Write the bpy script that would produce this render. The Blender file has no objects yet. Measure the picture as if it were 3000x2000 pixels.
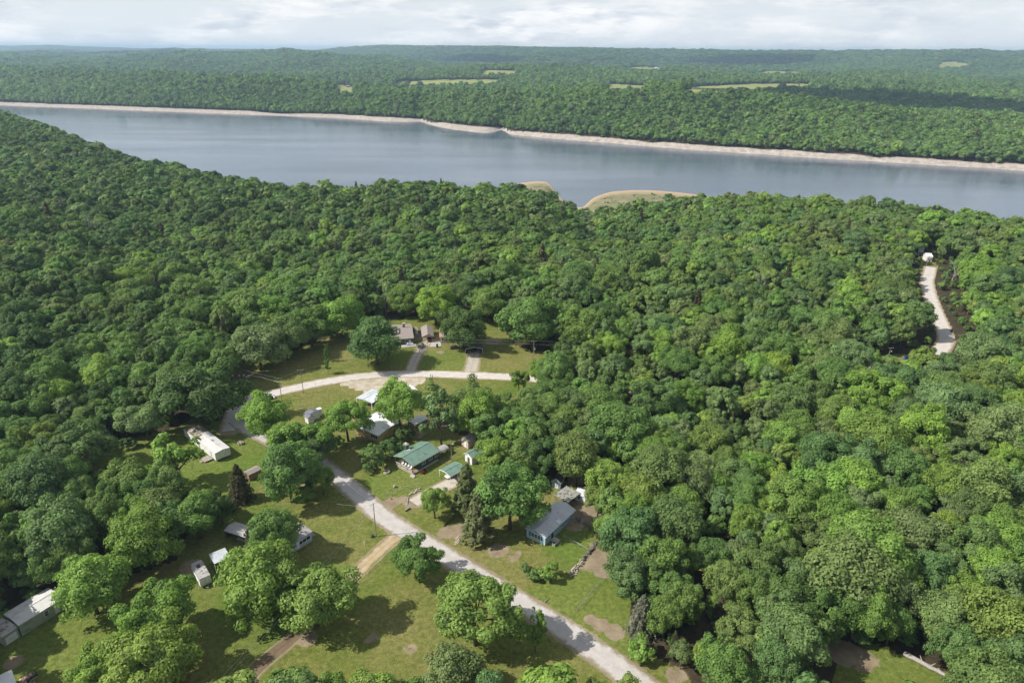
import bpy, bmesh, math, random
import numpy as np
from mathutils import Vector, Matrix

# ------------------------------------------------------------------ camera / light / exposure
SC = bpy.context.scene
COL = SC.collection
CAM_H = 115.0                       # drone height over the village lawn (z = 0)
FPX = 2000.0                        # focal length in pixels of the 3000 px wide photograph
PITCH = math.atan((1000 - 148) / FPX)
ROLL = math.radians(0.4)
SUN_EL, SUN_AZ = math.radians(44), math.radians(10)   # sun stands left (-X), slightly towards the camera
SUN_DIR = Vector((-math.cos(SUN_EL) * math.cos(SUN_AZ), -math.cos(SUN_EL) * math.sin(SUN_AZ), math.sin(SUN_EL)))

cam_data = bpy.data.cameras.new('camera')
cam_data.sensor_width = 36.0
cam_data.lens = 36.0 * FPX / 3000.0
cam_data.clip_start = 1.0
cam_data.clip_end = 90000.0
cam = bpy.data.objects.new('camera', cam_data)
COL.objects.link(cam)
cam.matrix_world = Matrix.Translation((0, 0, CAM_H)) @ Matrix.Rotation(math.pi / 2 - PITCH, 4, 'X') @ Matrix.Rotation(ROLL, 4, 'Z')
SC.camera = cam

world = bpy.data.worlds.new('World')
SC.world = world
world.use_nodes = True
_nt = world.node_tree
_nt.nodes.clear()
def _wn(t, **k):
    n = _nt.nodes.new(t)
    for a, b in k.items():
        setattr(n, a, b)
    return n
_out = _wn('ShaderNodeOutputWorld')
_bg = _wn('ShaderNodeBackground')
_sky = _wn('ShaderNodeTexSky', sky_type='NISHITA')
_sky.sun_disc = False
_sky.sun_elevation = SUN_EL
_sky.sun_rotation = math.atan2(SUN_DIR.x, SUN_DIR.y)
_sky.altitude = 300
_sky.air_density = 1.0
_sky.dust_density = 1.2
_sky.ozone_density = 1.0
SKY_STRENGTH = 0.075
# a broken cloud deck: planar projection of the view direction onto a layer overhead
_tc = _wn('ShaderNodeTexCoord')
_sep = _wn('ShaderNodeSeparateXYZ')
_nt.links.new(_tc.outputs['Generated'], _sep.inputs[0])
_zc = _wn('ShaderNodeMath', operation='MAXIMUM'); _zc.inputs[1].default_value = 0.0
_nt.links.new(_sep.outputs['Z'], _zc.inputs[0])
_flat = _wn('ShaderNodeVectorMath', operation='MULTIPLY'); _flat.inputs[1].default_value = (1, 1, 4.2)
_nt.links.new(_tc.outputs['Generated'], _flat.inputs[0])
_n1 = _wn('ShaderNodeTexNoise'); _n1.inputs['Scale'].default_value = 5.0; _n1.inputs['Detail'].default_value = 9; _n1.inputs['Roughness'].default_value = 0.62; _n1.inputs['Distortion'].default_value = 0.3
_nt.links.new(_flat.outputs[0], _n1.inputs['Vector'])
_r1 = _wn('ShaderNodeValToRGB')
_r1.color_ramp.elements[0].position = 0.42; _r1.color_ramp.elements[0].color = (0, 0, 0, 1)
_r1.color_ramp.elements[1].position = 0.60; _r1.color_ramp.elements[1].color = (1, 1, 1, 1)
_nt.links.new(_n1.outputs['Fac'], _r1.inputs[0])
_n2 = _wn('ShaderNodeTexNoise'); _n2.inputs['Scale'].default_value = 13.0; _n2.inputs['Detail'].default_value = 9; _n2.inputs['Roughness'].default_value = 0.6
_nt.links.new(_flat.outputs[0], _n2.inputs['Vector'])
_r2 = _wn('ShaderNodeValToRGB')
_r2.color_ramp.elements[0].position = 0.38; _r2.color_ramp.elements[0].color = (0.50, 0.545, 0.61, 1)
_r2.color_ramp.elements[1].position = 0.55; _r2.color_ramp.elements[1].color = (0.79, 0.793, 0.797, 1)
_nt.links.new(_n2.outputs['Fac'], _r2.inputs[0])
_sm = _wn('ShaderNodeVectorMath', operation='SCALE'); _sm.inputs['Scale'].default_value = SKY_STRENGTH
_nt.links.new(_sky.outputs[0], _sm.inputs[0])
# thin milky veil towards the horizon, where the deck is seen edge-on
_veil = _wn('ShaderNodeMapRange'); _veil.inputs['From Min'].default_value = 0.0; _veil.inputs['From Max'].default_value = 0.40
_veil.inputs['To Min'].default_value = 0.95; _veil.inputs['To Max'].default_value = 0.0
_nt.links.new(_zc.outputs[0], _veil.inputs['Value'])
_mx0 = _wn('ShaderNodeMix', data_type='RGBA'); _mx0.inputs[7].default_value = (0.64, 0.685, 0.735, 1)
_nt.links.new(_veil.outputs[0], _mx0.inputs[0]); _nt.links.new(_sm.outputs[0], _mx0.inputs[6])
_cm = _wn('ShaderNodeMath', operation='MULTIPLY'); _cm.inputs[1].default_value = 0.95
_nt.links.new(_r1.outputs[0], _cm.inputs[0])
_mx = _wn('ShaderNodeMix', data_type='RGBA')
_nt.links.new(_cm.outputs[0], _mx.inputs[0]); _nt.links.new(_mx0.outputs[2], _mx.inputs[6]); _nt.links.new(_r2.outputs[0], _mx.inputs[7])
_nt.links.new(_mx.outputs[2], _bg.inputs['Color'])
_bg.inputs['Strength'].default_value = 1.0
_nt.links.new(_bg.outputs[0], _out.inputs['Surface'])

sun_data = bpy.data.lights.new('sun', 'SUN')
sun_data.energy = 4.8
sun_data.angle = math.radians(0.6)
sun_data.color = (1.0, 0.95, 0.87)
sun = bpy.data.objects.new('sun', sun_data)
COL.objects.link(sun)
sun.rotation_euler = SUN_DIR.to_track_quat('Z', 'Y').to_euler()
sun.location = (0, 0, 300)

SC.view_settings.view_transform = 'Standard'
SC.view_settings.look = 'None'
SC.view_settings.exposure = 0.4
SC.view_settings.gamma = 1.0
SC.view_settings.use_curve_mapping = False
SC.cycles.use_denoising = True
SC.cycles.use_adaptive_sampling = True
SC.cycles.adaptive_threshold = 0.02
SC.cycles.max_bounces = 4
SC.cycles.diffuse_bounces = 2
SC.cycles.glossy_bounces = 2
SC.cycles.transmission_bounces = 2
SC.cycles.transparent_max_bounces = 6
SC.cycles.volume_bounces = 0
SC.cycles.use_fast_gi = False
SC.cycles.use_light_tree = False
SC.cycles.caustics_reflective = False
SC.cycles.caustics_refractive = False

# ------------------------------------------------------------------ pixel <-> place (3000 x 2000 photograph)
_cr, _sr, _cp, _sp = math.cos(ROLL), math.sin(ROLL), math.cos(PITCH), math.sin(PITCH)
def ray(u, v):
    a = (u - 1500.0) / FPX; b = -(v - 1000.0) / FPX
    a, b = a * _cr - b * _sr, a * _sr + b * _cr
    return a, _cp + b * _sp, -_sp + b * _cp
def at(u, v, z=0.0):
    d = ray(u, v); t = (z - CAM_H) / d[2]
    return Vector((d[0] * t, d[1] * t, z))
def at_y(u, v, y):
    d = ray(u, v); t = y / d[1]
    return (d[0] * t, y, CAM_H + d[2] * t)
def px(x, y, z):
    z = z - CAM_H
    f = y * _cp - z * _sp; up = y * _sp + z * _cp
    a, b = x / f, up / f
    a, b = a * _cr + b * _sr, -a * _sr + b * _cr
    return 1500 + FPX * a, 1000 - FPX * b, f
def in_poly(x, y, poly):
    x = np.asarray(x, float); y = np.asarray(y, float)
    r = np.zeros(x.shape, bool); n = len(poly)
    for i in range(n):
        x0, y0 = poly[i][0], poly[i][1]; x1, y1 = poly[(i + 1) % n][0], poly[(i + 1) % n][1]
        c = ((y0 > y) != (y1 > y))
        with np.errstate(divide='ignore', invalid='ignore'):
            xi = (x1 - x0) * (y - y0) / ((y1 - y0) if y1 != y0 else 1e-9) + x0
        r ^= c & (x < xi)
    return r
def seg_dist(x, y, pts):
    d = np.full(np.shape(x), 1e9)
    for (x0, y0), (x1, y1) in zip(pts[:-1], pts[1:]):
        dx, dy = x1 - x0, y1 - y0
        t = np.clip(((x - x0) * dx + (y - y0) * dy) / (dx * dx + dy * dy + 1e-9), 0, 1)
        d = np.minimum(d, np.hypot(x - x0 - t * dx, y - y0 - t * dy))
    return d
def vnoise(x, y, seed=0):
    xi = np.floor(x).astype(np.int64); yi = np.floor(y).astype(np.int64)
    fx = x - xi; fy = y - yi
    fx = fx * fx * (3 - 2 * fx); fy = fy * fy * (3 - 2 * fy)
    def h(a, b):
        n = (a * 374761393 + b * 668265263 + seed * 974634777) & 0x7fffffff
        n = ((n ^ (n >> 13)) * 1274126177) & 0x7fffffff
        return ((n ^ (n >> 16)) & 0xffff) / 65535.0
    return (h(xi, yi) * (1 - fx) + h(xi + 1, yi) * fx) * (1 - fy) + (h(xi, yi + 1) * (1 - fx) + h(xi + 1, yi + 1) * fx) * fy
def fbm(x, y, seed=0, o=4):
    s = 0; a = 0.5
    for i in range(o):
        s = s + a * vnoise(x * 2 ** i, y * 2 ** i, seed + i); a *= 0.5
    return s

# ------------------------------------------------------------------ object helpers
def tag(o, label=None, cat=None, group=None, kind=None):
    if label: o['label'] = label
    if cat: o['category'] = cat
    if group: o['group'] = group
    if kind: o['kind'] = kind
    return o
def mesh_obj(name, me, m=None, parent=None, loc=None, rot=None, scl=None):
    o = bpy.data.objects.new(name, me)
    COL.objects.link(o)
    if m is not None and len(me.materials) == 0:
        me.materials.append(m)
    if parent is not None: o.parent = parent
    if loc is not None: o.location = loc
    if rot is not None: o.rotation_euler = rot
    if scl is not None: o.scale = scl
    return o
def empty(name, loc=(0, 0, 0), rz=0.0):
    o = bpy.data.objects.new(name, None)
    COL.objects.link(o)
    o.location = loc; o.rotation_euler = (0, 0, rz)
    o.empty_display_size = 0.5
    return o

class MB:
    """collects boxes, bars, tubes and polygons into one mesh"""
    def __init__(s): s.v = []; s.f = []
    def poly(s, pts):
        b = len(s.v); s.v += [tuple(p) for p in pts]; s.f.append(tuple(range(b, b + len(pts)))); return s
    def hexa(s, p):               # 8 corners: bottom 4 (ccw), top 4
        b = len(s.v); s.v += [tuple(q) for q in p]
        for f in ((3, 2, 1, 0), (4, 5, 6, 7), (0, 1, 5, 4), (1, 2, 6, 5), (2, 3, 7, 6), (3, 0, 4, 7)):
            s.f.append(tuple(b + i for i in f))
        return s
    def box(s, x0, x1, y0, y1, z0, z1):
        return s.hexa([(x0, y0, z0), (x1, y0, z0), (x1, y1, z0), (x0, y1, z0), (x0, y0, z1), (x1, y0, z1), (x1, y1, z1), (x0, y1, z1)])
    def tube(s, pts, r, n=6, cap=True):
        pts = [Vector(p) for p in pts]
        rs = r if isinstance(r, (list, tuple)) else [r] * len(pts)
        b = len(s.v)
        for i, p in enumerate(pts):
            d = (pts[min(i + 1, len(pts) - 1)] - pts[max(i - 1, 0)]).normalized()
            a = d.cross(Vector((0, 0, 1)) if abs(d.z) < 0.9 else Vector((1, 0, 0))).normalized()
            c = d.cross(a)
            for k in range(n):
                t = 2 * math.pi * k / n
                s.v.append(tuple(p + (a * math.cos(t) + c * math.sin(t)) * rs[i]))
        for i in range(len(pts) - 1):
            for k in range(n):
                s.f.append((b + i * n + k, b + i * n + (k + 1) % n, b + (i + 1) * n + (k + 1) % n, b + (i + 1) * n + k))
        if cap:
            s.f.append(tuple(b + k for k in reversed(range(n))))
            s.f.append(tuple(b + (len(pts) - 1) * n + k for k in range(n)))
        return s
    def lathe(s, prof, n=12, c=(0, 0, 0)):     # (r, z) pairs
        b = len(s.v)
        for r, z in prof:
            for k in range(n):
                t = 2 * math.pi * k / n
                s.v.append((c[0] + r * math.cos(t), c[1] + r * math.sin(t), c[2] + z))
        for i in range(len(prof) - 1):
            for k in range(n):
                s.f.append((b + i * n + k, b + i * n + (k + 1) % n, b + (i + 1) * n + (k + 1) % n, b + (i + 1) * n + k))
        return s
    def mesh(s, name, smooth=False):
        me = bpy.data.meshes.new(name)
        me.from_pydata(s.v, [], s.f)
        if smooth:
            me.polygons.foreach_set('use_smooth', [True] * len(me.polygons))
        me.update()
        return me
    def build(s, name, m, parent=None, smooth=False, **k):
        return mesh_obj(name, s.mesh(name, smooth), m, parent, **k)

# ------------------------------------------------------------------ materials
MATS = {}
def new_mat(name):
    m = bpy.data.materials.new(name); m.use_nodes = True
    nt = m.node_tree; b = nt.nodes['Principled BSDF']
    MATS[name] = m
    return m, nt, b
def node(nt, t, ins=None, **k):
    n = nt.nodes.new(t)
    for a, b in k.items(): setattr(n, a, b)
    for a, b in (ins or {}).items():
        if isinstance(b, bpy.types.NodeSocket): nt.links.new(b, n.inputs[a])
        else: n.inputs[a].default_value = b
    return n
def mixc(nt, f, a, b, bt='MIX'):
    n = nt.nodes.new('ShaderNodeMix'); n.data_type = 'RGBA'; n.blend_type = bt
    for i, s in ((0, f), (6, a), (7, b)):
        if isinstance(s, bpy.types.NodeSocket): nt.links.new(s, n.inputs[i])
        else: n.inputs[i].default_value = (*s, 1) if isinstance(s, tuple) and len(s) == 3 else s
    return n.outputs[2]
def ramp(nt, fac, p0, p1, c0=(0, 0, 0), c1=(1, 1, 1)):
    n = nt.nodes.new('ShaderNodeValToRGB'); e = n.color_ramp.elements
    e[0].position = p0; e[1].position = p1; e[0].color = (*c0, 1); e[1].color = (*c1, 1)
    nt.links.new(fac, n.inputs[0]); return n.outputs[0]
def noise(nt, scale, detail=4, rough=0.55, vec=None):
    n = node(nt, 'ShaderNodeTexNoise', {'Scale': scale, 'Detail': detail, 'Roughness': rough})
    if vec is None:
        vec = node(nt, 'ShaderNodeNewGeometry').outputs['Position']
    nt.links.new(vec, n.inputs['Vector'])
    return n.outputs['Fac']
def attr(nt, name, t='GEOMETRY'):
    n = nt.nodes.new('ShaderNodeAttribute'); n.attribute_name = name; n.attribute_type = t
    return n

def plain(name, c, rough=0.6, spec=0.3, metal=0.0, var=0.12, scale=1.2, dirt=None, dirt_amt=0.0, dirt_scale=0.5):
    """a painted or bare surface with slight unevenness and optional stains"""
    m, nt, b = new_mat(name)
    f = noise(nt, scale, 5, 0.6)
    lo = tuple(x * (1 - var) for x in c); hi = tuple(min(1, x * (1 + var)) for x in c)
    col = ramp(nt, f, 0.3, 0.7, lo, hi)
    if dirt:
        d = noise(nt, dirt_scale, 6, 0.7)
        col = mixc(nt, ramp(nt, d, 0.62 - dirt_amt * 0.3, 0.75 - dirt_amt * 0.3), col, dirt)
    nt.links.new(col, b.inputs['Base Color'])
    b.inputs['Roughness'].default_value = rough
    b.inputs['Specular IOR Level'].default_value = spec
    b.inputs['Metallic'].default_value = metal
    return m

# ------------------------------------------------------------------ terrain
LAKE = -55.0
def _line(pts, off):
    """pixel (u, v) at a forward distance y -> (x/y, y, ground z)"""
    r = []
    for u, v, y in pts:
        p = at_y(u, v, y); r.append((p[0] / y, y, p[2] - off))
    return np.array(sorted(r))
def _shore(pts, z):
    r = []
    for u, v in pts:
        p = at(u, v, z); r.append((p.x / p.y, p.y, z))
    return np.array(sorted(r))
NA = 620
A_MAX = 1.45
GA = np.linspace(-A_MAX, A_MAX, NA)
Y0, Y1 = 45.0, 34000.0
GS = np.log(np.concatenate([np.geomspace(Y0, 700, 330, endpoint=False), np.geomspace(700, 1050, 50, endpoint=False), np.geomspace(1050, 2750, 430, endpoint=False), np.geomspace(2750, Y1, 200)]))
NR = len(GS)
def _smooth(y, w):
    k = np.exp(-0.5 * (np.arange(-3 * w, 3 * w + 1) / w) ** 2); k /= k.sum()
    return np.convolve(np.pad(y, 3 * w, mode='edge'), k, mode='valid')
def _col(L, w=4):
    return _smooth(np.interp(GA, L[:, 0], L[:, 1]), w), _smooth(np.interp(GA, L[:, 0], L[:, 2]), w)

L_sil = _line([(-500, 250, 1500), (0, 332, 1150), (75, 347, 1080), (200, 402, 900), (400, 476, 760), (600, 522, 680), (780, 549, 650),
               (1000, 548, 650), (1250, 543, 660), (1480, 562, 650), (1640, 590, 640), (1700, 650, 620), (1780, 655, 600), (1900, 628, 580),
               (2100, 602, 560), (2350, 574, 540), (2500, 590, 530), (2700, 612, 510), (3000, 650, 480), (3500, 690, 460)], 13.0)
yd, zd = _col(L_sil)
yb = _smooth(np.interp(GA, [-1.3, -0.8, -0.45, -0.2, 0.0, 0.25, 0.42, 0.52, 0.9, 1.3], [190, 235, 265, 300, 305, 330, 400, 440, 430, 420]), 6)
yb = np.minimum(yb, yd - 40)
zb = np.zeros(NA)
yc = 0.5 * (yb + yd)
zc = 0.5 * (zb + zd) + _smooth(np.interp(GA, [-1, -0.6, -0.3, 0.0, 0.2, 0.4, 0.6], [-6, -12, -12, -8, -8, -2, 0]), 6)
# near shore: hidden behind the trees except for the two sand spits
_ns = _shore([(1462, 552), (1480, 545), (1520, 537), (1560, 532), (1600, 531), (1612, 536), (1624, 560), (1650, 590), (1690, 610), (1715, 608), (1722, 592),
              (1745, 575), (1790, 562), (1850, 557), (1920, 558), (2000, 565), (2080, 576), (2130, 584)], LAKE)
yn = np.interp(GA, np.concatenate([[-1.5, -0.75, -0.55, -0.35, -0.2, -0.06], _ns[:, 0], [0.36, 0.5, 0.8, 1.5]]),
               np.concatenate([[1900, 1500, 1000, 830, 800, 830], _ns[:, 1], [760, 660, 600, 580]]))
yn = _smooth(yn, 1)
ys_L = _shore([(-500, 292), (0, 309), (425, 325), (800, 339), (1000, 347), (1130, 356), (1205, 358), (1238, 354), (1256, 366), (1330, 381), (1425, 391), (1456, 386),
               (1472, 376), (1490, 394), (1600, 405), (1800, 421), (2000, 438), (2425, 466), (3000, 501), (3500, 525)], LAKE)
yf, _ = _col(ys_L, 1)
a_of = lambda u, v: (lambda p: p.x / p.y)(at(u, v, LAKE))
bank = _smooth(np.interp(GA, [-0.8, a_of(1200, 360), a_of(1262, 368), a_of(1330, 378), a_of(1450, 386), a_of(1482, 390), 0.2, 0.8], [42, 26, 24, 62, 50, 17, 15, 12]), 2)
L_c1 = _line([(-500, 195, 3200), (0, 205, 3000), (400, 222, 2800), (800, 238, 2500), (1000, 252, 2350), (1200, 266, 2050), (1300, 268, 2000), (1500, 272, 1900),
              (1750, 266, 1780), (2000, 260, 1720), (2300, 292, 1620), (2600, 320, 1530), (3000, 352, 1400), (3500, 385, 1320)], 10.0)
L_i = _line([(-500, 188, 3900), (0, 193, 3800), (400, 205, 3600), (800, 222, 3200), (1000, 240, 2800), (1200, 246, 2600), (1500, 248, 2500), (1800, 252, 2300),
             (2000, 252, 2300), (2300, 282, 2080), (2600, 308, 1980), (3000, 340, 1880), (3500, 365, 1800)], 32.0)
L_j = _line([(-500, 166, 6200), (0, 168, 6000), (800, 180, 5200), (1500, 200, 4300), (2000, 212, 3900), (2500, 230, 3500), (3000, 255, 3100), (3500, 270, 3000)], 11.0)
L_k = _line([(-500, 154, 9500), (0, 156, 9500), (500, 158, 9500), (800, 162, 9000), (1500, 183, 6300), (2000, 192, 5800), (2500, 202, 5400), (3000, 218, 5000), (3500, 225, 5000)], 11.0)
L_s = _line([(-500, 131, 16000), (0, 135, 16000), (130, 133, 16000), (300, 138, 16000), (480, 141, 15000), (860, 145, 15000), (960, 143, 11000), (1050, 138, 10500),
             (1110, 133, 10000), (1300, 137, 9800), (1450, 138, 9500), (1600, 140, 9000), (1640, 140, 8600), (1700, 141, 8300), (2000, 147, 8000), (2200, 149, 8000),
             (2440, 151, 7900), (2560, 147, 7600), (2700, 146, 7500), (2870, 146, 7500), (2930, 153, 7700), (3000, 153, 8000), (3500, 151, 8000)], 9.0)
c1y, c1z = _col(L_c1); iy, iz = _col(L_i); jy, jz = _col(L_j); ky, kz = _col(L_k); sy, sz = _col(L_s, 2)
iz = np.maximum(iz, -48); jz = np.maximum(jz, -45)
one = np.ones(NA)
PROF = [(Y0 * one, zb), (yb * 0.6, zb), (yb, zb), (yc, zc), (yd, zd),
        (np.minimum(yd + 0.55 * (yn - 45 - yd), yn - 60), 0.45 * zd + 0.55 * (LAKE + 4)), (yn - 45, LAKE + 2.2 + 0 * one), (yn, LAKE * one), (yn + 25, LAKE - 2.0 + 0 * one), (yn + 60, LAKE - 5 + 0 * one),
        (yf - 60, LAKE - 5 + 0 * one), (yf, LAKE * one), (yf + bank, LAKE + 7 + 0 * one), (yf + bank + 0.45 * (c1y - yf), LAKE + 9 + 0.55 * (c1z - LAKE - 9)),
        (c1y, c1z), (iy, iz), (jy, jz), (ky, kz), (sy, sz), (sy * 1.35, sz - 120), (Y1 * one, sz * 0 - 120)]
ZG = np.zeros((NR, NA))
for j in range(NA):
    yy = np.array([p[0][j] for p in PROF]); zz = np.array([p[1][j] for p in PROF])
    for i in range(1, len(yy)):
        yy[i] = max(yy[i], yy[i - 1] + 1.0)
    ss = np.log(yy); d = np.diff(zz) / np.diff(ss)
    m_ = np.zeros(len(ss))
    for i in range(1, len(ss) - 1):
        m_[i] = 0 if d[i - 1] * d[i] <= 0 else 2 * d[i - 1] * d[i] / (d[i - 1] + d[i])
    k = np.clip(np.searchsorted(ss, GS) - 1, 0, len(ss) - 2)
    h = ss[k + 1] - ss[k]; t = np.clip((GS - ss[k]) / h, 0, 1)
    ZG[:, j] = (2 * t**3 - 3 * t**2 + 1) * zz[k] + (t**3 - 2 * t**2 + t) * h * m_[k] + (-2 * t**3 + 3 * t**2) * zz[k + 1] + (t**3 - t**2) * h * m_[k + 1]
YG = np.exp(GS)[:, None] * np.ones((1, NA))
XG = YG * GA[None, :]
# relief on the hills beyond the lake, ribs along the bare bank, gentle folds in the near woods
rise = np.clip((YG - (yf + bank)[None, :] - 60) / 500, 0, 1)
damp = np.exp(-((YG - sy[None, :]) / (0.16 * sy[None, :])) ** 2) * 0.85
ZG += rise * (1 - damp) * ((fbm(XG / 520, YG / 620, 3, 4) - 0.47) * (44 + 110 * np.clip((YG - 2500) / 3500, 0, 1)) + (fbm(XG / 1900, YG / 1500, 9, 3) - 0.44) * 190 * np.clip((YG - 3000) / 3000, 0, 1))
for u_, v_, dp, wd in ((1238, 360, 26, .016), (1492, 392, 30, .016), (820, 340, 16, .03), (2140, 448, 18, .03), (2640, 480, 16, .04)):
    ZG -= dp * np.exp(-((GA[None, :] - a_of(u_, v_) - 0.06 * np.clip((YG - yf[None, :]) / 900, 0, 1)) / wd) ** 2) * np.clip((YG - yf[None, :] - 15) / 70, 0, 1) * np.clip((c1y[None, :] + 150 - YG) / 300, 0, 1)
on_bank = np.clip(1 - np.abs(YG - (yf + bank * 0.5)[None, :]) / (bank * 0.9)[None, :], 0, 1)
ZG += on_bank * (fbm(XG / 22, YG / 60, 5, 3) - 0.45) * 5.5
woods = np.clip((YG - (yb + 25)[None, :]) / 80, 0, 1) * np.clip(((yn - 60)[None, :] - YG) / 60, 0, 1)
ZG += woods * (fbm(XG / 75, YG / 75, 21, 3) - 0.47) * 11
beyond = YG > (yf + bank)[None, :] + 10
ZG = np.where(beyond, np.maximum(ZG, LAKE + 6), ZG)
def ground(x, y):
    x = np.asarray(x, float); y = np.asarray(y, float)
    y_ = np.clip(y, Y0, Y1 * 0.999)
    fi = np.interp(np.log(y_), GS, np.arange(NR)); fj = (np.clip(x / y_, -A_MAX, A_MAX * 0.999) + A_MAX) / (GA[1] - GA[0])
    i = np.clip(fi.astype(int), 0, NR - 2); j = np.clip(fj.astype(int), 0, NA - 2)
    a = fi - i; b = fj - j
    return (ZG[i, j] * (1 - b) + ZG[i, j + 1] * b) * (1 - a) + (ZG[i + 1, j] * (1 - b) + ZG[i + 1, j + 1] * b) * a
def gz(x, y): return float(ground(np.array([x]), np.array([y]))[0])

# --- roads, drives and clearings, all on the level village ground
def world_pts(pts): return [tuple(at(u, v)[:2]) for u, v in pts]
def catmull(p, step=1.2):
    p = [Vector(q) for q in p]; p = [p[0] * 2 - p[1]] + p + [p[-1] * 2 - p[-2]]
    out = []
    for i in range(1, len(p) - 2):
        n = max(2, int((p[i + 1] - p[i]).length / step))
        for k in range(n):
            t = k / n; a, b, c, d = p[i - 1], p[i], p[i + 1], p[i + 2]
            out.append(0.5 * ((2 * b) + (c - a) * t + (2 * a - 5 * b + 4 * c - d) * t * t + (3 * b - a - 3 * c + d) * t**3))
    out.append(p[-2]); return out
ROADS = {
 'upper': ([(672, 1262), (684, 1222), (700, 1190), (738, 1166), (800, 1151), (880, 1133), (960, 1117), (1060, 1102), (1150, 1096), (1250, 1095), (1350, 1098), (1450, 1102), (1530, 1106),
            (1640, 1118), (1780, 1134), (1900, 1146), (2040, 1164), (2160, 1180), (2280, 1176), (2400, 1150), (2500, 1128), (2580, 1108), (2660, 1088), (2715, 1062)], 6.2),
 'far': ([(2700, 1075), (2735, 1050), (2762, 1018), (2772, 992), (2764, 962), (2748, 926), (2733, 890), (2722, 855), (2716, 825), (2722, 800), (2726, 782)], 6.6),
 'main': ([(690, 1230), (740, 1262), (820, 1300), (900, 1335), (960, 1375), (1010, 1415), (1055, 1452), (1100, 1494), (1145, 1528), (1190, 1557), (1300, 1624), (1420, 1698), (1530, 1768), (1650, 1842), (1770, 1924), (1851, 1984), (1960, 2070), (2080, 2170)], 5.9),
 'dirt': ([(1176, 1560), (1150, 1580), (1110, 1615), (1060, 1662), (1010, 1712), (960, 1765), (890, 1830)], 3.6),
 'mud': ([(900, 1822), (860, 1865), (800, 1915), (745, 1965), (700, 2020)], 3.0),
 'drive_house': ([(1200, 1096), (1206, 1075), (1216, 1052), (1230, 1028), (1243, 1010), (1258, 1000), (1272, 997)], 4.2),
 'drive_carport': ([(1374, 1100), (1382, 1075), (1387, 1052), (1389, 1036), (1392, 1022)], 5.6),
 'drive_concrete': ([(1360, 1398), (1330, 1410), (1300, 1424), (1272, 1440), (1240, 1456), (1210, 1472)], 4.6),
 'lane': ([(2470, 1040), (2520, 1062), (2570, 1075), (2620, 1090), (2650, 1098)], 4.0),
}
RW = {k: ([Vector((*q, 0)) for q in world_pts(p)], w) for k, (p, w) in ROADS.items()}
RC = {k: ([tuple(q[:2]) for q in catmull(p, 3.0)], w) for k, (p, w) in RW.items()}

V = [(655, 1105), (700, 1062), (820, 1040), (900, 1012), (960, 990), (1030, 950), (1110, 938), (1190, 930), (1300, 928), (1440, 938), (1480, 950), (1492, 1000), (1560, 1030), (1700, 1045), (1640, 1085), (1600, 1120),
     (1575, 1180), (1500, 1225), (1420, 1245), (1350, 1252), (1310, 1258), (1345, 1270), (1395, 1290), (1410, 1330), (1400, 1360), (1470, 1380), (1600, 1392), (1700, 1420), (1740, 1450), (1752, 1500), (1742, 1560), (1760, 1600), (1800, 1650),
     (1830, 1690), (1850, 1760), (1845, 1840), (1880, 1900), (1990, 1960), (2060, 2030), (2100, 2120), (-60, 2120), (-60, 1900), (60, 1800), (200, 1715), (360, 1690), (520, 1640), (520, 1590), (600, 1540), (700, 1490), (640, 1480),
     (540, 1500), (420, 1495), (300, 1435), (240, 1370), (255, 1320), (330, 1290), (430, 1275), (530, 1250), (560, 1225), (690, 1235), (690, 1150)]
VILLAGE = world_pts(V)
CLEAR2 = world_pts([(2470, 1100), (2500, 1065), (2550, 1042), (2660, 1040), (2640, 1075), (2560, 1098)])
CLEAR3 = world_pts([(2695, 800), (2695, 735), (2745, 735), (2745, 800)])
CLEAR4 = world_pts([(2440, 1990), (2470, 1900), (2560, 1880), (2680, 1935), (2790, 1975), (2800, 2040), (2760, 2180), (2380, 2180)])
CLEAR5 = world_pts([(2000, 1590), (2050, 1590), (2090, 1620), (2075, 1665), (2020, 1680), (1985, 1660)])
CLEARS = [VILLAGE, CLEAR2, CLEAR3, CLEAR4, CLEAR5]
FIELDS = [[(1150, 254), (1170, 240), (1300, 234), (1470, 234), (1465, 246), (1300, 254)], [(1405, 222), (1420, 206), (1512, 208), (1512, 222)], [(1775, 268), (1785, 246), (1895, 252), (1890, 268)],
          [(1985, 272), (2040, 254), (2100, 252), (2200, 246), (2375, 246), (2370, 258), (2250, 262), (2230, 270)], [(2225, 219), (2240, 208), (2345, 211), (2340, 219)],
          [(2745, 200), (2755, 182), (2790, 180), (2842, 188), (2840, 192), (2790, 199)], [(975, 272), (990, 248), (1040, 256), (1036, 272)], [(1825, 206), (1840, 196), (1940, 198), (1930, 210)]]
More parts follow.
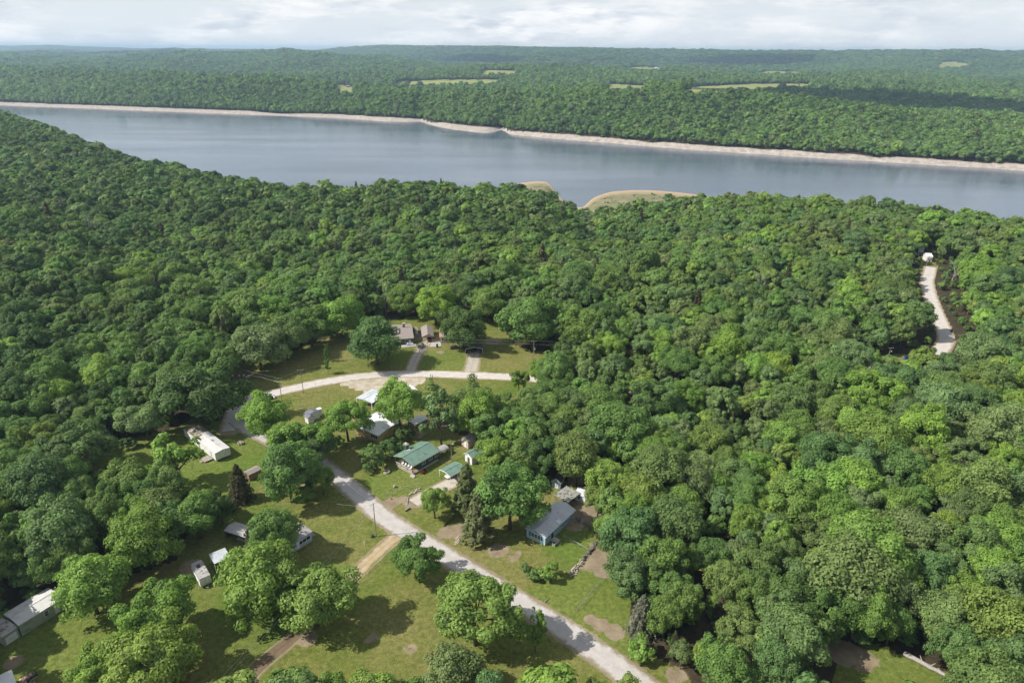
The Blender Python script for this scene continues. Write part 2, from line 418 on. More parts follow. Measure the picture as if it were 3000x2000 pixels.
# bare or worn soil in the lawns: (u, v, radius m, strength)
WORN = [(1755, 1640, 4.0, .8), (1770, 1668, 3.4, .8), (1720, 1655, 3.0, .6), (1345, 1555, 3.5, .7), (1310, 1560, 3.0, .7), (1460, 1612, 3.0, .8), (1500, 1625, 3.5, .5), (1445, 1000, 3.6, 1.0), (1150, 1470, 2.6, .8), (1180, 1462, 2.0, .7),
        (1290, 1032, 2.5, .6), (40, 1938, 1.8, 1.0), (560, 1660, 3.0, .8), (1120, 1400, 2, .4), (1400, 1440, 3.5, .7), (1430, 1455, 3.0, .7), (1420, 1490, 4.0, .7), (1560, 1545, 3, .3), (1700, 1500, 6, .9), (1680, 1540, 3, .7),
        (1085, 1270, 5.0, .7), (1060, 1225, 3, .9), (1225, 1270, 3.0, .8), (1235, 985, 3.5, .9), (1510, 1040, 9, .35), (1580, 1060, 9, .4), (1640, 1050, 10, .5), (1000, 1290, 1.5, .6), (985, 1250, 1.5, .5), (900, 1870, 3, .6),
        (1090, 1870, 2.5, .5), (1200, 1900, 2.5, .5), (1270, 1925, 2.0, .5), (1800, 1850, 2.5, .8), (1760, 1830, 2.2, .8), (1730, 1815, 2.0, .7), (1980, 1975, 3, .6), (2470, 1910, 4, .8), (2520, 1930, 4, .7), (1310, 1350, 2.0, .5),
        (720, 1108, 3.0, .6), (690, 1108, 3.0, .6), (2530, 1080, 8, .7), (2610, 1060, 6, .5), (1190, 1108, 3, .7), (1700, 1400, 5, .7), (1745, 1600, 3, .5), (545, 1620, 3, .4), (930, 1395, 3.5, .6), (905, 1420, 3, .7)]

fx, fy = XG.ravel(), YG.ravel(); fz = ZG.ravel()
lawn = np.zeros(fx.shape)
near_m = fy < 620
for c in CLEARS:
    lawn[near_m] = np.maximum(lawn[near_m], in_poly(fx[near_m], fy[near_m], c))
worn = np.zeros(fx.shape)
nx, ny = fx[near_m], fy[near_m]
wn_ = np.zeros(nx.shape)
for u, v, r, s in WORN:
    p = at(u, v)
    wn_ = np.maximum(wn_, s * np.clip(1.5 - np.hypot(nx - p.x, ny - p.y) / r, 0, 1))
for k, (p, w) in RC.items():
    wn_ = np.maximum(wn_, 0.75 * np.clip(1 - (seg_dist(nx, ny, p) - w * 0.5) / 1.3, 0, 1))
lush = np.zeros(fx.shape); lu_ = np.zeros(nx.shape)
for u, v, r in [(430, 1330, 26), (560, 1390, 20), (330, 1330, 16), (700, 1330, 12), (200, 1900, 16), (120, 1950, 10), (1800, 1780, 14), (1780, 1730, 8), (1720, 1600, 9), (1200, 1400, 12), (1130, 1420, 8), (930, 1700, 8), (2600, 1960, 14), (1190, 1050, 10), (1290, 1060, 12), (1640, 1760, 8)]:
    p = at(u, v); lu_ = np.maximum(lu_, np.clip(1.3 - np.hypot(nx - p.x, ny - p.y) / r, 0, 1))
lush[near_m] = lu_
gravel_lot = world_pts([(985, 1122), (1060, 1108), (1250, 1102), (1245, 1118), (1200, 1140), (1150, 1160), (1110, 1160), (1060, 1146)])
lot = np.zeros(fx.shape); lot[near_m] = in_poly(nx, ny, gravel_lot)
worn[near_m] = wn_
uu, vv, _f = px(fx, fy, fz)
meadow = np.zeros(fx.shape)
for f in FIELDS:
    meadow = np.maximum(meadow, in_poly(uu, vv, f) & (fy > 1400))
yfr = np.tile((yf + bank)[None, :], (NR, 1)).ravel(); ynr = np.tile(yn[None, :], (NR, 1)).ravel()
sand = np.clip((yfr + 6 + 14 * (fbm(fx / 45, fy / 45, 71, 3) - 0.5) - fy) / 7, 0, 1) * (fy > yfr - 190)
spit = ((fy > ynr - 190) & (fy < ynr + 40) & (fz < LAKE + 15)).astype(float)
far = np.clip((fy - 4200) / 1200, 0, 1)

me = bpy.data.meshes.new('ground')
idx = np.arange(NR * NA).reshape(NR, NA)
quads = np.stack([idx[:-1, :-1], idx[:-1, 1:], idx[1:, 1:], idx[1:, :-1]], -1).reshape(-1, 4)
me.vertices.add(NR * NA); me.vertices.foreach_set('co', np.stack([fx, fy, fz], -1).ravel())
me.loops.add(quads.size); me.loops.foreach_set('vertex_index', quads.ravel())
me.polygons.add(len(quads)); me.polygons.foreach_set('loop_start', np.arange(0, quads.size, 4)); me.polygons.foreach_set('use_smooth', np.ones(len(quads), bool))
me.update(calc_edges=True)
for nme, arr in (('lawn', lawn), ('worn', worn), ('lot', lot), ('lush', lush), ('meadow', meadow), ('sand', sand), ('spit', spit), ('far', far)):
    a = me.attributes.new(nme, 'FLOAT', 'POINT'); a.data.foreach_set('value', arr.astype(np.float32))
m, nt, b = new_mat('ground')
n_big = noise(nt, 0.05, 4); n_mid = noise(nt, 0.35, 5, 0.65); n_fine = noise(nt, 3.0, 4, 0.7)
floor_c = ramp(nt, n_mid, 0.3, 0.7, (0.035, 0.028, 0.018), (0.075, 0.06, 0.035))
canopy_c = ramp(nt, noise(nt, 0.035, 6, 0.75), 0.35, 0.65, (0.022, 0.045, 0.016), (0.06, 0.10, 0.03))
c = mixc(nt, attr(nt, 'far').outputs['Fac'], floor_c, canopy_c)
g1 = ramp(nt, n_mid, 0.32, 0.66, (0.120, 0.150, 0.032), (0.215, 0.225, 0.062))
g2 = mixc(nt, ramp(nt, n_big, 0.42, 0.62), g1, (0.245, 0.218, 0.085))
g3 = mixc(nt, ramp(nt, noise(nt, 0.021, 3), 0.52, 0.66), g2, (0.095, 0.170, 0.024))
g4 = mixc(nt, ramp(nt, n_fine, 0.25, 0.75, (0, 0, 0), (0.5, 0.5, 0.5)), g3, (0.085, 0.11, 0.024))
soil = ramp(nt, n_mid, 0.3, 0.7, (0.19, 0.145, 0.095), (0.31, 0.255, 0.175))
def mask(name, amp=0.5, nz=n_mid):
    s = node(nt, 'ShaderNodeMath', {0: attr(nt, name).outputs['Fac'], 1: nz}, operation='ADD')
    return ramp(nt, s.outputs[0], 0.92, 1.08)
def mask_soft(name):
    s = node(nt, 'ShaderNodeMath', {0: attr(nt, name).outputs['Fac'], 1: noise(nt, 0.32, 8, 0.82)}, operation='ADD')
    return ramp(nt, s.outputs[0], 0.95, 1.6)
lsh = node(nt, 'ShaderNodeMath', {0: attr(nt, 'lush').outputs['Fac'], 1: noise(nt, 0.12, 5, 0.65)}, operation='ADD').outputs[0]
g4 = mixc(nt, ramp(nt, lsh, 0.75, 1.5, (0, 0, 0), (0.7, 0.7, 0.7)), g4, ramp(nt, noise(nt, 1.4, 5, 0.7), 0.3, 0.7, (0.095, 0.148, 0.026), (0.178, 0.222, 0.050)))
tuft = ramp(nt, noise(nt, 0.9, 6, 0.8), 0.40, 0.64, (0.62, 0.66, 0.55), (1.2, 1.18, 1.15))
g4 = mixc(nt, 1.0, g4, tuft, 'MULTIPLY')
c = mixc(nt, mask('lawn'), c, g4)
c = mixc(nt, mask_soft('worn'), c, soil)
c = mixc(nt, mask_soft('lot'), c, ramp(nt, n_mid, 0.35, 0.65, (0.34, 0.28, 0.20), (0.50, 0.45, 0.37)))
c = mixc(nt, mask('meadow'), c, ramp(nt, noise(nt, 0.02, 4), 0.35, 0.65, (0.17, 0.22, 0.055), (0.28, 0.27, 0.11)))
rk = noise(nt, 0.12, 6, 0.7)
c = mixc(nt, mask('sand'), c, ramp(nt, rk, 0.3, 0.7, (0.24, 0.205, 0.175), (0.47, 0.42, 0.37)))
gn = node(nt, 'ShaderNodeNewGeometry')
zz_ = node(nt, 'ShaderNodeSeparateXYZ', {0: gn.outputs['Position']}).outputs['Z']
hz_ = node(nt, 'ShaderNodeMapRange', {'Value': zz_, 'From Min': LAKE + 0.3, 'From Max': LAKE + 2.0}).outputs[0]
sp_c = mixc(nt, hz_, (0.42, 0.31, 0.20), ramp(nt, noise(nt, 0.08, 6, 0.7), 0.4, 0.62, (0.12, 0.145, 0.055), (0.27, 0.225, 0.15)))
c = mixc(nt, mask('spit'), c, sp_c)
nt.links.new(c, b.inputs['Base Color'])
b.inputs['Roughness'].default_value = 0.95; b.inputs['Specular IOR Level'].default_value = 0.1
bp = node(nt, 'ShaderNodeBump', {'Strength': 0.6, 'Distance': 0.25, 'Height': n_fine})
nt.links.new(bp.outputs[0], b.inputs['Normal'])
tag(mesh_obj('ground', me, m), 'rolling wooded ground with lawns, fields and bare lake banks', kind='structure')

# --- lake
m, nt, b = new_mat('water')
pos = node(nt, 'ShaderNodeNewGeometry').outputs['Position']
mp = node(nt, 'ShaderNodeMapping', {'Vector': pos, 'Rotation': (0, 0, 0.35), 'Scale': (1.0, 2.2, 1.0)})
w1 = noise(nt, 0.22, 5, 0.65, mp.outputs[0])
mp2 = node(nt, 'ShaderNodeMapping', {'Vector': pos, 'Rotation': (0, 0, 0.22), 'Scale': (1.0, 4.5, 1.0)})
w2 = noise(nt, 0.0028, 5, 0.6, mp2.outputs[0])
b.inputs['Base Color'].default_value = (0.080, 0.108, 0.145, 1)
b.inputs['IOR'].default_value = 1.333
nt.links.new(node(nt, 'ShaderNodeMapRange', {'Value': w2, 'From Min': 0.35, 'From Max': 0.65, 'To Min': 0.10, 'To Max': 0.16}).outputs[0], b.inputs['Roughness'])
st = node(nt, 'ShaderNodeMapRange', {'Value': w2, 'From Min': 0.35, 'From Max': 0.65, 'To Min': 0.12, 'To Max': 0.34}).outputs[0]
bp = node(nt, 'ShaderNodeBump', {'Distance': 0.55, 'Height': w1, 'Strength': st})
nt.links.new(bp.outputs[0], b.inputs['Normal'])
me = bpy.data.meshes.new('lake')
me.from_pydata([(-5200, 500, LAKE), (2200, 500, LAKE), (2200, 2100, LAKE), (-5200, 5200, LAKE)], [], [(0, 1, 2, 3)])
tag(mesh_obj('lake', me, m), 'wide blue grey lake between wooded shores', kind='structure')

# --- road surfaces
def gravel_mat(name, c0, c1, edge, tr=0.5):
    m, nt, b = new_mat(name)
    n1 = noise(nt, 0.5, 6, 0.7); n2 = noise(nt, 5.0, 3, 0.7)
    c = ramp(nt, n1, 0.3, 0.7, c0, c1)
    c = mixc(nt, ramp(nt, n2, 0.3, 0.8, (0, 0, 0), (0.35, 0.35, 0.35)), c, tuple(x * 0.6 for x in c0))
    ac = attr(nt, 'across').outputs['Fac']        # 0 at the edge, 1 in the middle
    s = node(nt, 'ShaderNodeMath', {0: ac, 1: n1}, operation='ADD')
    c = mixc(nt, ramp(nt, s.outputs[0], 0.55, 0.85), edge, c)
    crown = ramp(nt, ac, 0.80, 1.0, (0, 0, 0), (tr, tr, tr))
    c = mixc(nt, crown, c, tuple(x * 0.8 for x in c0))
    nt.links.new(c, b.inputs['Base Color']); b.inputs['Roughness'].default_value = 0.95; b.inputs['Specular IOR Level'].default_value = 0.1
    nt.links.new(node(nt, 'ShaderNodeBump', {'Strength': 0.4, 'Distance': 0.05, 'Height': n2}).outputs[0], b.inputs['Normal'])
    return m
G_UP = gravel_mat('gravel_pale', (0.47, 0.43, 0.39), (0.60, 0.56, 0.52), (0.30, 0.25, 0.16), 0.15)
G_MAIN = gravel_mat('gravel_grey', (0.40, 0.37, 0.345), (0.53, 0.50, 0.47), (0.24, 0.21, 0.14), 0.2)
G_DIRT = gravel_mat('dirt_track', (0.34, 0.26, 0.15), (0.50, 0.41, 0.27), (0.20, 0.18, 0.07), 0.6)
G_MUD = gravel_mat('mud_track', (0.13, 0.09, 0.06), (0.23, 0.17, 0.115), (0.13, 0.13, 0.04), 0.6)
G_DRIVE = gravel_mat('drive_gravel', (0.36, 0.32, 0.26), (0.50, 0.45, 0.38), (0.22, 0.20, 0.09), 0.5)
G_CONC = gravel_mat('concrete', (0.42, 0.37, 0.31), (0.55, 0.50, 0.44), (0.33, 0.27, 0.18), 0.0)
def ribbon(name, key, mat, z, label, seed):
    pts, w = RW[key]
    c = catmull(pts, 1.0); n = len(c); rnd = np.random.RandomState(seed)
    jl = _smooth(rnd.normal(0, 1, n), 2) * 0.35; jr = _smooth(rnd.normal(0, 1, n), 2) * 0.35
    prof = [-1, -0.8, -0.5, 0, 0.5, 0.8, 1]; vs = []; ac = []; fs = []
    for i, p in enumerate(c):
        d = (c[min(i + 1, n - 1)] - c[max(i - 1, 0)]).normalized(); s = Vector((-d.y, d.x, 0))
        for q in prof:
            o = q * w * 0.5 + (jl[i] if q > 0.9 else jr[i] if q < -0.9 else 0)
            x, y = p.x + s.x * o, p.y + s.y * o
            vs.append((x, y, gz(x, y) + z)); ac.append(1 - abs(q))
    k = len(prof)
    for i in range(n - 1):
        for j in range(k - 1):
            fs.append((i * k + j + 1, i * k + j, (i + 1) * k + j, (i + 1) * k + j + 1))
    me = bpy.data.meshes.new(name); me.from_pydata(vs, [], fs); me.update()
    a = me.attributes.new('across', 'FLOAT', 'POINT'); a.data.foreach_set('value', ac)
    tag(mesh_obj(name, me, mat), label, kind='structure')
ribbon('driveway', 'drive_house', G_DRIVE, 0.022, 'gravel driveway leading up to the brown house', 11)
ribbon('driveway', 'drive_carport', G_DRIVE, 0.022, 'short gravel driveway in front of the dark metal carport', 12)
ribbon('driveway', 'drive_concrete', G_CONC, 0.022, 'pale concrete drive running out of the green carport', 13)
ribbon('lane', 'lane', G_DRIVE, 0.018, 'shaded side lane under trees by the far right road', 14)
ribbon('dirt_track', 'dirt', G_DIRT, 0.026, 'tan dirt drive branching off the main gravel road', 15)
ribbon('mud_track', 'mud', G_MUD, 0.018, 'brown muddy wheel track in the shaded lower lawn', 16)
ribbon('gravel_road', 'upper', G_UP, 0.034, 'pale curving gravel road past the brown house', 17)
ribbon('gravel_road', 'far', G_UP, 0.042, 'pale gravel road running away through the woods at right', 18)
ribbon('gravel_road', 'main', G_MAIN, 0.050, 'straight grey gravel road in front of the blue house', 19)

# ------------------------------------------------------------------ trees
def foliage_mat(name, source, transl=0.36):
    m, nt, b = new_mat(name)
    if source == 'object':
        base = node(nt, 'ShaderNodeObjectInfo').outputs['Color']
    else:
        base = attr(nt, 'tint', 'INSTANCER').outputs['Color']
    lv = attr(nt, 'lv').outputs['Fac']
    k = node(nt, 'ShaderNodeMapRange', {'Value': lv, 'To Min': 0.62, 'To Max': 1.42}).outputs[0]
    mul = node(nt, 'ShaderNodeVectorMath', {0: base, 'Scale': k}, operation='SCALE').outputs[0]
    hue = node(nt, 'ShaderNodeHueSaturation', {'Color': mul, 'Saturation': 0.91})
    nt.links.new(node(nt, 'ShaderNodeMapRange', {'Value': lv, 'To Min': 0.507, 'To Max': 0.493}).outputs[0], hue.inputs['Hue'])
    col = hue.outputs[0]
    nt.links.new(col, b.inputs['Base Color'])
    b.inputs['Roughness'].default_value = 0.6; b.inputs['Specular IOR Level'].default_value = 0.22
    tr = node(nt, 'ShaderNodeBsdfTranslucent')
    warm = mixc(nt, 0.5, col, (1.0, 1.25, 0.4), 'MULTIPLY')
    tb = node(nt, 'ShaderNodeVectorMath', {0: warm, 'Scale': 1.35}, operation='SCALE').outputs[0]
    nt.links.new(tb, tr.inputs['Color'])
    ms = node(nt, 'ShaderNodeMixShader', {0: transl})
    nt.links.new(b.outputs[0], ms.inputs[1]); nt.links.new(tr.outputs[0], ms.inputs[2])
    nt.links.new(ms.outputs[0], nt.nodes['Material Output'].inputs['Surface'])
    return m
F_OBJ = foliage_mat('foliage', 'object'); F_INS = foliage_mat('foliage_woods', 'instancer')
BARK = plain('bark', (0.12, 0.095, 0.075), 0.9, 0.1, var=0.35, scale=3)
DEADWOOD = plain('dead_wood', (0.34, 0.31, 0.285), 0.9, 0.1, var=0.25, scale=3)

def cards(P, N, size, rng, elong=1.25):
    n = len(P)
    N = N / (np.linalg.norm(N, axis=1, keepdims=True) + 1e-9)
    r = rng.normal(size=(n, 3)); T = np.cross(N, r); T /= (np.linalg.norm(T, axis=1, keepdims=True) + 1e-9)
    B = np.cross(N, T)
    s = (size * rng.uniform(0.65, 1.3, n))[:, None] * 0.5
    bend = N * s * 0.35
    v = np.stack([P - T * s * elong, P - B * s * 0.8 + bend * rng.uniform(0, 1, (n, 1)), P + T * s * elong, P + B * s * 0.8 + bend * rng.uniform(0, 1, (n, 1))], 1)
    return v.reshape(-1, 3)
def cards_mesh(name, V, lv, mat, extra=None):
    n = len(V) // 4
    F = np.arange(n * 4).reshape(n, 4)
    verts = V; loops = F.ravel(); starts = np.arange(0, n * 4, 4); nf = n; mi = np.zeros(n, np.int32)
    me = bpy.data.meshes.new(name)
    if extra is not None:          # trunk geometry of the same mesh: (verts, quads)
        ev, ef = np.array(extra[0]), np.array(extra[1])
        loops = np.concatenate([loops, (ef + len(V)).ravel()]); verts = np.concatenate([V, ev])
        nf = n + len(ef); starts = np.arange(0, nf * 4, 4); mi = np.concatenate([mi, np.ones(len(ef), np.int32)]); lv = np.concatenate([lv, np.full(len(ef), 0.5)])
    me.vertices.add(len(verts)); me.vertices.foreach_set('co', verts.astype(np.float32).ravel())
    me.loops.add(len(loops)); me.loops.foreach_set('vertex_index', loops.astype(np.int32))
    me.polygons.add(nf); me.polygons.foreach_set('loop_start', starts.astype(np.int32))
    me.materials.append(mat)
    if extra is not None: me.materials.append(BARK)
    me.polygons.foreach_set('material_index', mi)
    me.update(calc_edges=True)
    a = me.attributes.new('lv', 'FLOAT', 'FACE'); a.data.foreach_set('value', lv.astype(np.float32))
    return me
def crown_pts(seed, ncl, nlv, size, up=0.8, lo=0.62, irr=0.28, cr=(0.20, 0.36), fill=0.5, coh=0.3):
    rng = np.random.RandomState(seed)
    d = rng.normal(size=(ncl * 6, 3)); d[:, 2] += 0.35; d /= np.linalg.norm(d, axis=1, keepdims=True)
    d = d[d[:, 2] > -0.72][:ncl]
    ph = rng.uniform(0, 6.28, 4); az = np.arctan2(d[:, 1], d[:, 0])
    lobe = 1 + irr * (0.5 * np.sin(2 * az + ph[0]) + 0.5 * np.sin(3 * az + ph[1])) * np.sqrt(np.clip(1 - d[:, 2] ** 2, 0, 1)) + irr * 0.5 * rng.normal(size=len(d))
    rad = (fill + (0.84 - fill) * rng.uniform(0, 1, len(d)) ** 0.5) * lobe
    C = d * rad[:, None]; C[:, 2] *= np.where(C[:, 2] > 0, up, lo)
    R = rng.uniform(*cr, len(d)) * (1.1 - 0.3 * np.clip(rad, 0, 1))
    k = rng.choice(len(d), nlv, p=R ** 2 / (R ** 2).sum())
    e = rng.normal(size=(nlv, 3)); e[:, 2] += 0.45; e /= np.linalg.norm(e, axis=1, keepdims=True)
    P = C[k] + e * (R[k] * rng.uniform(0.62, 1.06, nlv))[:, None] * np.array([1, 1, 0.8])
    rd = P / (np.linalg.norm(P, axis=1, keepdims=True) + 1e-6)
    N = e * (0.9 - 0.5 * coh) + rd * coh + np.array([0, 0, 0.25]) + rng.normal(size=(nlv, 3)) * (0.42 - 0.15 * coh)
    lv = np.clip(0.5 + 0.16 * rng.normal(size=len(d))[k] + 0.17 * rng.normal(size=nlv), 0, 1)
    return cards(P, N, size, rng), lv, C
def limb_mb(seed, C, nl=9, r0=0.055, top=1.0):
    """trunk and limbs; unit height 1 up to the crown's middle, spread in crown radii"""
    rng = random.Random(seed); mb = MB()
    bend = [(rng.uniform(-.05, .05), rng.uniform(-.05, .05)) for _ in range(3)]
    st = [(0, 0, -0.03), (bend[0][0] * .4, bend[0][1] * .4, 0.3), (bend[1][0], bend[1][1], 0.62), (bend[2][0] * 1.5, bend[2][1] * 1.5, 1.12)]
    mb.tube(st, [r0 * 1.35, r0, r0 * 0.8, r0 * 0.3], 6)
    cs = list(C); rng.shuffle(cs)
    for c in cs[:nl]:
        z0 = rng.uniform(0.5, 0.9)
        mb.tube([(bend[1][0], bend[1][1], z0), (c[0] * .5, c[1] * .5, z0 + 0.16 + 0.1 * max(c[2], 0)), (c[0] * .92, c[1] * .92, 1.0 + c[2] * 0.5)], [r0 * 0.5, r0 * 0.32, r0 * 0.1], 4, cap=False)
    return mb
CROWNS = []; TRUNKS = []
for i in range(8):
    ncl = [60, 75, 50, 85, 65, 55, 70, 45][i]
    V_, lv_, C_ = crown_pts(100 + i, ncl, 18000, 0.062, up=[.8, .95, .72, .85, 1.05, .78, .9, .8][i], lo=[.6, .75, .55, .7, .8, .6, .65, .7][i], irr=[.25, .18, .34, .22, .2, .3, .26, .36][i], fill=[.5, .45, .5, .4, .45, .5, .4, .5][i])
    CROWNS.append(cards_mesh('crown', V_, lv_, F_OBJ))
    TRUNKS.append(limb_mb(100 + i, C_).mesh('trunk', True)); TRUNKS[-1].materials.append(BARK)
# airy young crown (light shows through)
V_, lv_, C_ = crown_pts(140, 34, 3000, 0.10, up=1.1, lo=.9, irr=.4, cr=(.16, .28)); AIRY = cards_mesh('crown', V_, lv_, F_OBJ)
AIRY_T = limb_mb(140, C_, 18, 0.05).mesh('trunk', True); AIRY_T.materials.append(BARK)
V_, lv_, C_ = crown_pts(150, 26, 2200, 0.14, up=.85, lo=.8, irr=.25); BUSH = cards_mesh('crown', V_, lv_, F_OBJ)
def pine_pts(seed, nlv, size, wide=1.0, tiers=11):
    rng = np.random.RandomState(seed)
    t = np.clip(rng.beta(1.1, 1.5, nlv), 0, 1)                # 0 bottom .. 1 top
    ti = np.floor(t * tiers); tt = (ti + rng.uniform(0.15, 0.55, nlv)) / tiers
    az = rng.uniform(0, 6.28, nlv); nb = 7
    az = (np.floor(az / 6.283 * nb) + rng.normal(0.5, 0.17, nlv) + ti * 0.37) / nb * 6.283
    lim = (1.02 - tt) ** 0.8 * wide * (0.8 + 0.3 * np.sin(ti * 2.1 + az * 2)) 
    r = lim * rng.uniform(0.12, 1, nlv) ** 0.6
    P = np.stack([np.cos(az) * r, np.sin(az) * r, (tt * 1.0 - 0.10 * r ** 2 + 0.03 * rng.normal(size=nlv)) * 1.0], -1)
    N = np.stack([np.cos(az) * 0.35, np.sin(az) * 0.35, np.ones(nlv)], -1) + rng.normal(size=(nlv, 3)) * 0.4
    lv = np.clip(0.5 + 0.2 * rng.normal(size=nlv), 0, 1)
    return P, N, lv
P_, N_, lv_ = pine_pts(7, 6500, 0, 1.0); _r = np.random.RandomState(3)
P_[:, 2] *= 3.6                                              # crown radius 1, crown height 3.6
PINE = cards_mesh('crown', cards(P_, N_, 0.17, _r, 1.7), lv_, F_OBJ)
P_, N_, lv_ = pine_pts(17, 4500, 0, 1.0, 22); P_[:, 2] *= 2.3
P_[:, :2] *= 0.85 + 0.3 * _r.uniform(size=(len(P_), 1)); CEDAR = cards_mesh('crown', cards(P_, N_ * np.array([1.6, 1.6, .7]), 0.13, _r, 1.4), lv_, F_OBJ)
PINE_T = MB().tube([(0, 0, -.02), (0.01, 0, .5), (0, 0.01, 1)], [0.07, 0.05, 0.012], 6).mesh('trunk', True); PINE_T.materials.append(BARK)
def dead_mesh(seed):
    rng = random.Random(seed); mb = MB()
    def br(p, d, l, r, k):
        q = p + d * l; mid = p + d * l * .5 + Vector((rng.uniform(-.1, .1), rng.uniform(-.1, .1), rng.uniform(0, .1))) * l
        mb.tube([p, mid, q], [r, r * .75, r * .45], 5 if k < 2 else 3, cap=False)
        if k < 4:
            for _ in range(rng.choice([2, 3, 3]) if k else 5):
                e = (d + Vector((rng.uniform(-.8, .8), rng.uniform(-.8, .8), rng.uniform(-.25, .6))) * 0.95).normalized()
                br(p + d * l * rng.uniform(.45, 1), e, l * rng.uniform(.5, .75), r * .5, k + 1)
    br(Vector((0, 0, 0)), Vector((rng.uniform(-.08, .08), rng.uniform(-.08, .08), 1)), 0.5, 0.028, 0)
    me = mb.mesh('branches', True); me.materials.append(DEADWOOD); return me
DEADS = [dead_mesh(s) for s in (1, 2, 3)]

TONE = {'bright': (0.178, 0.296, 0.038), 'lime': (0.216, 0.330, 0.036), 'mid': (0.136, 0.230, 0.043), 'deep': (0.090, 0.162, 0.036), 'olive': (0.158, 0.232, 0.058),
        'blue': (0.122, 0.214, 0.058), 'yellow': (0.190, 0.280, 0.042), 'pale': (0.168, 0.248, 0.074), 'cedar': (0.095, 0.090, 0.042), 'pine': (0.155, 0.180, 0.066), 'grey': (0.165, 0.172, 0.110)}
TONE_WORD = {'bright': 'bright green', 'lime': 'lime green', 'mid': 'medium green', 'deep': 'dark green', 'olive': 'olive green', 'blue': 'bluish green', 'yellow': 'yellowish green', 'pale': 'pale green'}
_rt = random.Random(5)
def shade(tone, amt=0.12):
    c = TONE[tone]; k = 1 + _rt.uniform(-amt, amt)
    return (c[0] * k * (1 + _rt.uniform(-.1, .1)), c[1] * k, c[2] * k * (1 + _rt.uniform(-.15, .15)), 1)
OCC = []         # ground spots taken by individual trees: x, y, r
def tree_at(x, y, R, ht, kind, tone, label, group=None, cat='tree', var=None, rz=None):
    z = gz(x, y)
    nm = {'leaf': 'broadleaf_tree', 'airy': 'broadleaf_tree', 'bush': 'shrub', 'pine': 'pine_tree', 'cedar': 'cedar_tree', 'dead': 'dead_tree'}[kind]
    t = empty(nm, (x, y, z), _rt.uniform(0, 6.28) if rz is None else rz)
    tag(t, label, cat, group)
    OCC.append((x, y, R))
    c = shade(tone)
    if kind == 'dead':
        mesh_obj('trunk', DEADS[_rt.randrange(3)], None, t, scl=(ht * 0.62 * R / 4, ht * 0.62 * R / 4, ht * 0.62)); return t
    if kind in ('pine', 'cedar'):
        crown, tr = (PINE, PINE_T) if kind == 'pine' else (CEDAR, PINE_T)
        h0 = ht * (0.16 if kind == 'pine' else 0.03); hh = (ht - h0) / (3.6 if kind == 'pine' else 2.3)
        o = mesh_obj('crown', crown, None, t, loc=(0, 0, h0), scl=(R, R, hh)); o.color = c
        mesh_obj('trunk', tr, None, t, scl=(R * 0.9, R * 0.9, ht * 0.97)); return t
    if kind == 'bush':
        o = mesh_obj('crown', BUSH, None, t, loc=(0, 0, ht * 0.48), scl=(R, R, ht * 0.6)); o.color = c
        mesh_obj('stem', TRUNKS[0], None, t, scl=(R * .7, R * .7, ht * 0.4)); return t
    i = _rt.randrange(8) if var is None else var
    crown, tr = (AIRY, AIRY_T) if kind == 'airy' else (CROWNS[i], TRUNKS[i])
    R *= 1.12; rz_ = max(R * 1.0, ht * 0.52); hm = ht - rz_ * 0.80
    o = mesh_obj('crown', crown, None, t, loc=(0, 0, hm), scl=(R * _rt.uniform(.93, 1.07), R * _rt.uniform(.93, 1.07), rz_)); o.color = c
    mesh_obj('trunk', tr, None, t, scl=(R * 0.9, R * 0.9, hm)); return t
def tree_px(u, v, r, kind, tone, label, hk=1.0, ht=None, group=None, var=None, cat='tree'):
    """u, v, r: crown middle and radius in the 2352 px wide view of the photograph; the tree stands on the ground below that point"""
    u *= 3000 / 2352; v *= 3000 / 2352; r *= 3000 / 2352 * 1.0
    hm = 8.0
    for _ in range(8):
        p = at(u, v, hm); f = px(p.x, p.y, p.z)[2]; R = r / FPX * f
        if kind == 'bush': h = R * 1.5 * hk; hm = h * 0.5
        elif kind == 'pine': h = R * 3.6 * hk; hm = h * 0.52
        elif kind == 'cedar': h = R * 2.5 * hk; hm = h * 0.5
        elif kind == 'dead': h = R * 2.6 * hk; hm = h * 0.6
        else: h = (1.45 * R + 4.0) * hk; hm = h - max(R * 1.12, h * 0.52) * 0.8
    return tree_at(p.x, p.y, R, h, kind, tone, label, group, cat, var)

